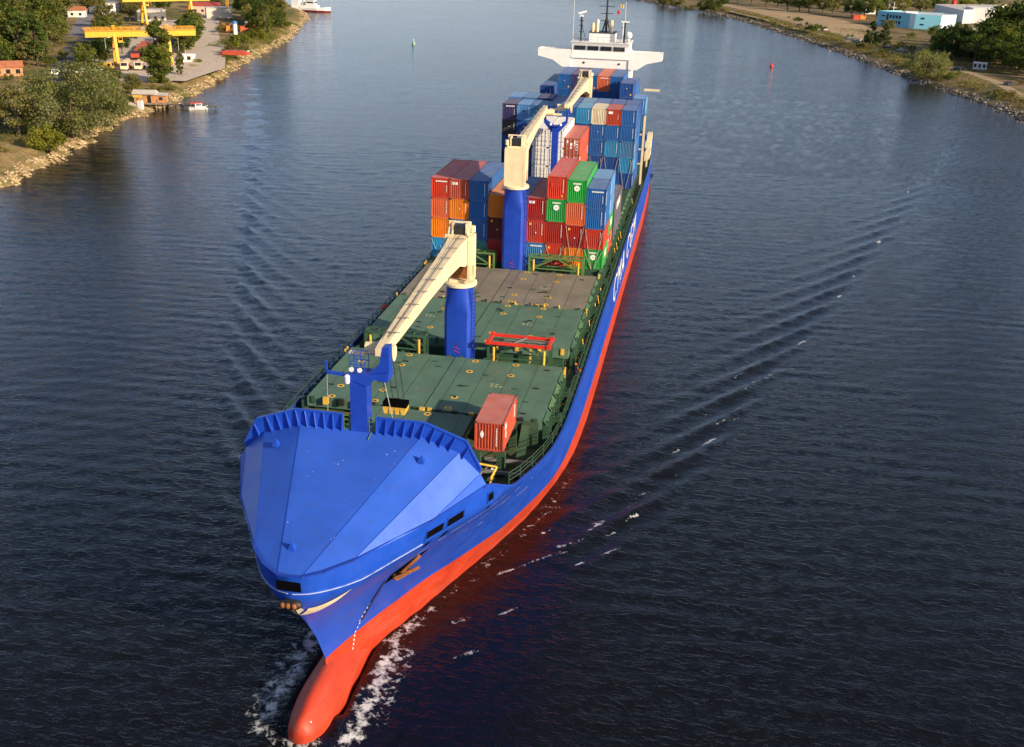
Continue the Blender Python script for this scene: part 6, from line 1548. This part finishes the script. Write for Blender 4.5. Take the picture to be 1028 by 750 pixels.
# ------------------------------------------------------------------ water
def cusp_r(y): return 18.8+.326*(y+43)
def cusp_l(y): return -(19.3+.42*(y+43))
CAPS = [(16.3,-45.2),(19.3,-43.2),(22.8,-34),(26.2,-25),(29.6,-15.2),(33.1,-4.8),(38.1,8.5),(41.5,19.3),(45,30.4),(48.2,41.6),(51.7,54.2),(55.2,64.7),(58,75),(61.4,86),(67.3,110),(75.7,136)]
CAPSL = [(-21.7,-35.6),(-26.6,-24.5),(-30.5,-15.3),(-38.4,4.6),(-46.6,25.4),(-50.3,35.4)]
def water():
    def axis(segs):
        out = [segs[0][0]]
        for a, b, s in segs:
            n = max(1, int(round((b-a)/s))); out += list(np.linspace(a, b, n+1)[1:])
        return np.array(out)
    X = axis([(-4000,-600,340),(-600,-140,12),(-140,-75,2.2),(-75,-45,.8),(-45,70,.42),(70,100,.8),(100,150,2.5),(150,600,20),(600,4000,340)])
    Y = axis([(-1500,-200,100),(-200,-92,6),(-92,30,.42),(30,120,.75),(120,260,2.2),(260,520,5),(520,900,12),(900,4000,200)])
    gx, gy = np.meshgrid(X, Y); h = np.zeros_like(gx)
    # diverging bow waves: crests at 35 degrees to the course inside a narrow band
    for sg, x0, sl, amp in ((1, 18.8, .326, .24), (-1, 19.3, .42, .27)):
        L_ = math.hypot(1, sl); ax = sg*gx-x0; ay = gy+43
        u = (ax-sl*ay)/L_; sdist = (sl*ax+ay)/L_          # across / along the line of crests
        env = np.where(u > 0, np.exp(-(u/2.4)**2), (.78*np.exp(-np.abs(u)/3.0)+.22*np.exp(-np.abs(u)/9)))*np.clip((gy+55)/10, 0, 1)*np.exp(-np.maximum(gy-40,0)/150)
        k = 2*math.pi/3.3; ph = k*(.955*u-.297*sdist)+.035*np.minimum(u,0)**2
        brk = .72+.28*np.sin(sdist*.57+.9*np.sin(sdist*.13))*np.cos(u*.31+sdist*.071)
        h += amp*env*brk*(np.cos(ph)+.28*np.cos(2*ph+.3))
    # wind chop with crests roughly across the channel
    r2 = np.random.RandomState(4)
    for i in range(26):
        lam = 1.9*1.11**i*r2.uniform(.9,1.1)
        if lam > 26: break
        th = r2.normal()*.42+math.pi/2+.12; kx, ky = 2*math.pi/lam*math.cos(th), 2*math.pi/lam*math.sin(th); p0 = r2.uniform(0,6.28)
        warp = 1.3*np.sin(gx*.021+i)+1.1*np.sin(gy*.027+2*i)
        h += .0048*lam**.55*min(1.0,(3.2/lam)**1.9)*np.cos(kx*gx+ky*gy+p0+warp)
    # bow pile-up close to the stem
    foam = np.zeros_like(gx)
    ysamp = np.clip(gy,-79,60); hbv = np.vectorize(lambda y: (hb(y, 0) if y > -66 else max(hb(y,0), 2.3*max(0.0,1-max(0,(-76.5-y)/1.9)**2)**.5)))(Y.clip(-79,60))
    HB = np.repeat(hbv[:,None], len(X), 1)
    dist = np.abs(gx)-HB
    near = np.exp(-np.maximum(dist,0)/1.3)*np.clip((gy+80)/2,0,1)*np.exp(-np.maximum(gy+70,0)/16)
    h += .28*near*np.exp(-((gy+75)/6)**2)+.10*near*np.sin(gx*2.1+gy*1.7)
    wl = 1.0*np.exp(-((dist-.9)/1.15)**2)*np.clip((gy+79.5)/2.5,0,1)*np.exp(-np.maximum(gy+66,0)/13)
    wl2 = .75*np.exp(-((dist-2.1)/1.0)**2)*np.clip((gy+77)/3,0,1)*np.exp(-np.maximum(gy+68,0)/9)
    foam = np.maximum(foam, np.maximum(wl, wl2))
    tip = np.exp(-(((gx)/3.2)**2+((gy+78.2)/1.6)**2)); foam = np.maximum(foam, .95*tip)
    left = np.exp(-(((gx+3.6)/1.6)**2+((gy+74)/5)**2)); foam = np.maximum(foam, .8*left)
    # breaking tops on the bow waves
    for lst, sg, s0 in ((CAPS,1,.95),(CAPSL,-1,.62)):
        for i,(cx,cy) in enumerate(lst):
            dx, dy = gx-cx, gy-cy; al = dx*.53*sg+dy*.85; ac = dx*.85*sg-dy*.53
            ln = 2.5 if i < 7 else 1.3; s = s0*(1.0+.35*math.sin(i*2.4+.5)); cx += .8*math.sin(i*1.7); cy += 1.2*math.sin(i*2.9)
            foam = np.maximum(foam, s*np.exp(-((al/ln)**2+(ac/(.30 if i < 7 else .42))**2)))
            if i < 9 and sg > 0:
                for (ox,oy,q) in ((2.6,3.8,.95),(1.0,2.6,.8),(4.4,2.2,.85),(3.4,5.9,.75)):
                    dx, dy = gx-cx+ox, gy-cy+oy; al = dx*.56+dy*.83; ac = dx*.83-dy*.56
                    foam = np.maximum(foam, q*(1 if i < 6 else .85)*np.exp(-((al/1.5)**2+(ac/.26)**2)))
    for (cx,cy,l) in ((9.4,-54.6,2.4),(12.6,-51.6,2.6),(14.2,-49.2,1.6),(7.4,-62,2.0),(10.5,-60.4,1.6),(15.5,-52,1.6),(18,-49.5,1.8),(8.8,-66,1.4)):
        dx, dy = gx-cx, gy-cy; al = dx*.75+dy*.66; ac = dx*.66-dy*.75; foam = np.maximum(foam, 1.0*np.exp(-((al/(l*1.3))**2+(ac/.3)**2)))
    # thin trail along the hull side and the stern wash
    trail = .62*np.exp(-((dist-1.2)/1.2)**2)*np.clip((gy+62)/6,0,1)*np.exp(-np.maximum(gy+40,0)/20); foam = np.maximum(foam, trail)
    wash = .55*np.exp(-((gx+6-(gy-112)*.02)/9)**2)*np.clip((gy-112)/8,0,1)*np.exp(-np.maximum(gy-150,0)/90); foam = np.maximum(foam, wash*.85)
    inside = (np.abs(gx) < HB-.6) & (gy > -75) & (gy < 110); h[inside] = -.3
    ny, nx = gx.shape
    V = np.stack([gx, gy, h], -1).reshape(-1, 3)
    idx = np.arange(ny*nx).reshape(ny, nx); Q = np.stack([idx[:-1,:-1], idx[:-1,1:], idx[1:,1:], idx[1:,:-1]], -1).reshape(-1, 4)
    me = bpy.data.meshes.new("water"); me.vertices.add(len(V)); me.vertices.foreach_set("co", V.ravel())
    me.loops.add(Q.size); me.loops.foreach_set("vertex_index", Q.ravel()); me.polygons.add(len(Q)); me.polygons.foreach_set("loop_start", np.arange(len(Q))*4); me.polygons.foreach_set("loop_total", np.full(len(Q),4)); me.polygons.foreach_set("use_smooth", np.ones(len(Q), bool))
    at = me.attributes.new("foam", 'FLOAT', 'POINT'); at.data.foreach_set("value", foam.ravel().astype(np.float32)); me.update()
    m = bpy.data.materials.new("channel_water"); m.use_nodes = True; t = m.node_tree; N = t.nodes; L = t.links; p = N["Principled BSDF"]
    g = N.new("ShaderNodeNewGeometry")
    def noise(sc, det, stretch=(1,1,1), rough=.6, rot=0):
        mp = N.new("ShaderNodeMapping"); mp.inputs["Scale"].default_value = stretch; mp.inputs["Rotation"].default_value = (0,0,rot); L.new(g.outputs["Position"], mp.inputs[0])
        n = N.new("ShaderNodeTexNoise"); n.inputs["Scale"].default_value = sc; n.inputs["Detail"].default_value = det; n.inputs["Roughness"].default_value = rough; L.new(mp.outputs[0], n.inputs["Vector"]); return n.outputs[0]
    def math_(op, a, b=None):
        q = N.new("ShaderNodeMath"); q.operation = op
        for i, v in ((0,a),(1,b)):
            if v is None: continue
            if isinstance(v,(int,float)): q.inputs[i].default_value = v
            else: L.new(v, q.inputs[i])
        return q.outputs[0]
    n1 = noise(1.3, 4, (.58,1.25,1), .64, .12); n2 = noise(.32, 3, (.55,1.2,1), .55, -.1); n3 = noise(3.4, 3, (.6,1.15,1), .6, .25); n4 = noise(.035, 3)
    rid = math_('SUBTRACT', 1.0, math_('ABSOLUTE', math_('MULTIPLY', math_('SUBTRACT', n1, .5), 3.2)))
    amp = math_('ADD', .65, math_('MULTIPLY', n4, .7))
    hsum = math_('MULTIPLY', amp, math_('ADD', math_('ADD', math_('MULTIPLY', n1, .062), math_('MULTIPLY', rid, .042)), math_('ADD', math_('MULTIPLY', n2, .05), math_('MULTIPLY', n3, .024))))
    bp = N.new("ShaderNodeBump"); bp.inputs["Strength"].default_value = 1.0; bp.inputs["Distance"].default_value = 1.0; L.new(hsum, bp.inputs["Height"])
    p.inputs["Base Color"].default_value = (.0042,.0044,.0050,1); p.inputs["Roughness"].default_value = .06; p.inputs["IOR"].default_value = 1.333; p.inputs["Specular IOR Level"].default_value = .5
    L.new(bp.outputs[0], p.inputs["Normal"])
    fo = N.new("ShaderNodeBsdfDiffuse"); fo.inputs[0].default_value = (.72,.74,.74,1)
    a = N.new("ShaderNodeAttribute"); a.attribute_name = "foam"
    fn = noise(1.25, 8, (1,1,1), .70); vo = N.new("ShaderNodeTexVoronoi"); vo.feature = 'DISTANCE_TO_EDGE'; vo.inputs["Scale"].default_value = 1.5
    nv = N.new("ShaderNodeTexNoise"); nv.inputs["Scale"].default_value = 1.2; L.new(g.outputs["Position"], nv.inputs["Vector"])
    vm = N.new("ShaderNodeVectorMath"); vm.operation = 'ADD'; L.new(g.outputs["Position"], vm.inputs[0]); L.new(nv.outputs["Color"], vm.inputs[1]); L.new(vm.outputs[0], vo.inputs["Vector"])
    web = math_('SUBTRACT', 1.0, math_('MULTIPLY', vo.outputs[0], 4.5))
    tex = math_('ADD', math_('MULTIPLY', math_('SUBTRACT', fn, .5), 2.4), math_('MULTIPLY', math_('MAXIMUM', web, 0), .22))
    v = math_('SUBTRACT', math_('ADD', a.outputs["Fac"], tex), .86)
    r = N.new("ShaderNodeMapRange"); r.inputs[1].default_value = 0; r.inputs[2].default_value = .4; L.new(v, r.inputs[0])
    # keep the open water clear of foam
    gate = N.new("ShaderNodeMapRange"); gate.inputs[1].default_value = .08; gate.inputs[2].default_value = .3; L.new(a.outputs["Fac"], gate.inputs[0])
    fac = math_('MULTIPLY', math_('MULTIPLY', r.outputs[0], gate.outputs[0]), .85)
    ms = N.new("ShaderNodeMixShader"); L.new(fac, ms.inputs[0]); L.new(p.outputs[0], ms.inputs[1]); L.new(fo.outputs[0], ms.inputs[2]); L.new(ms.outputs[0], N["Material Output"].inputs[0])
    me.materials.append(m); o = link("water", me); tag(o, kind="structure")
water()
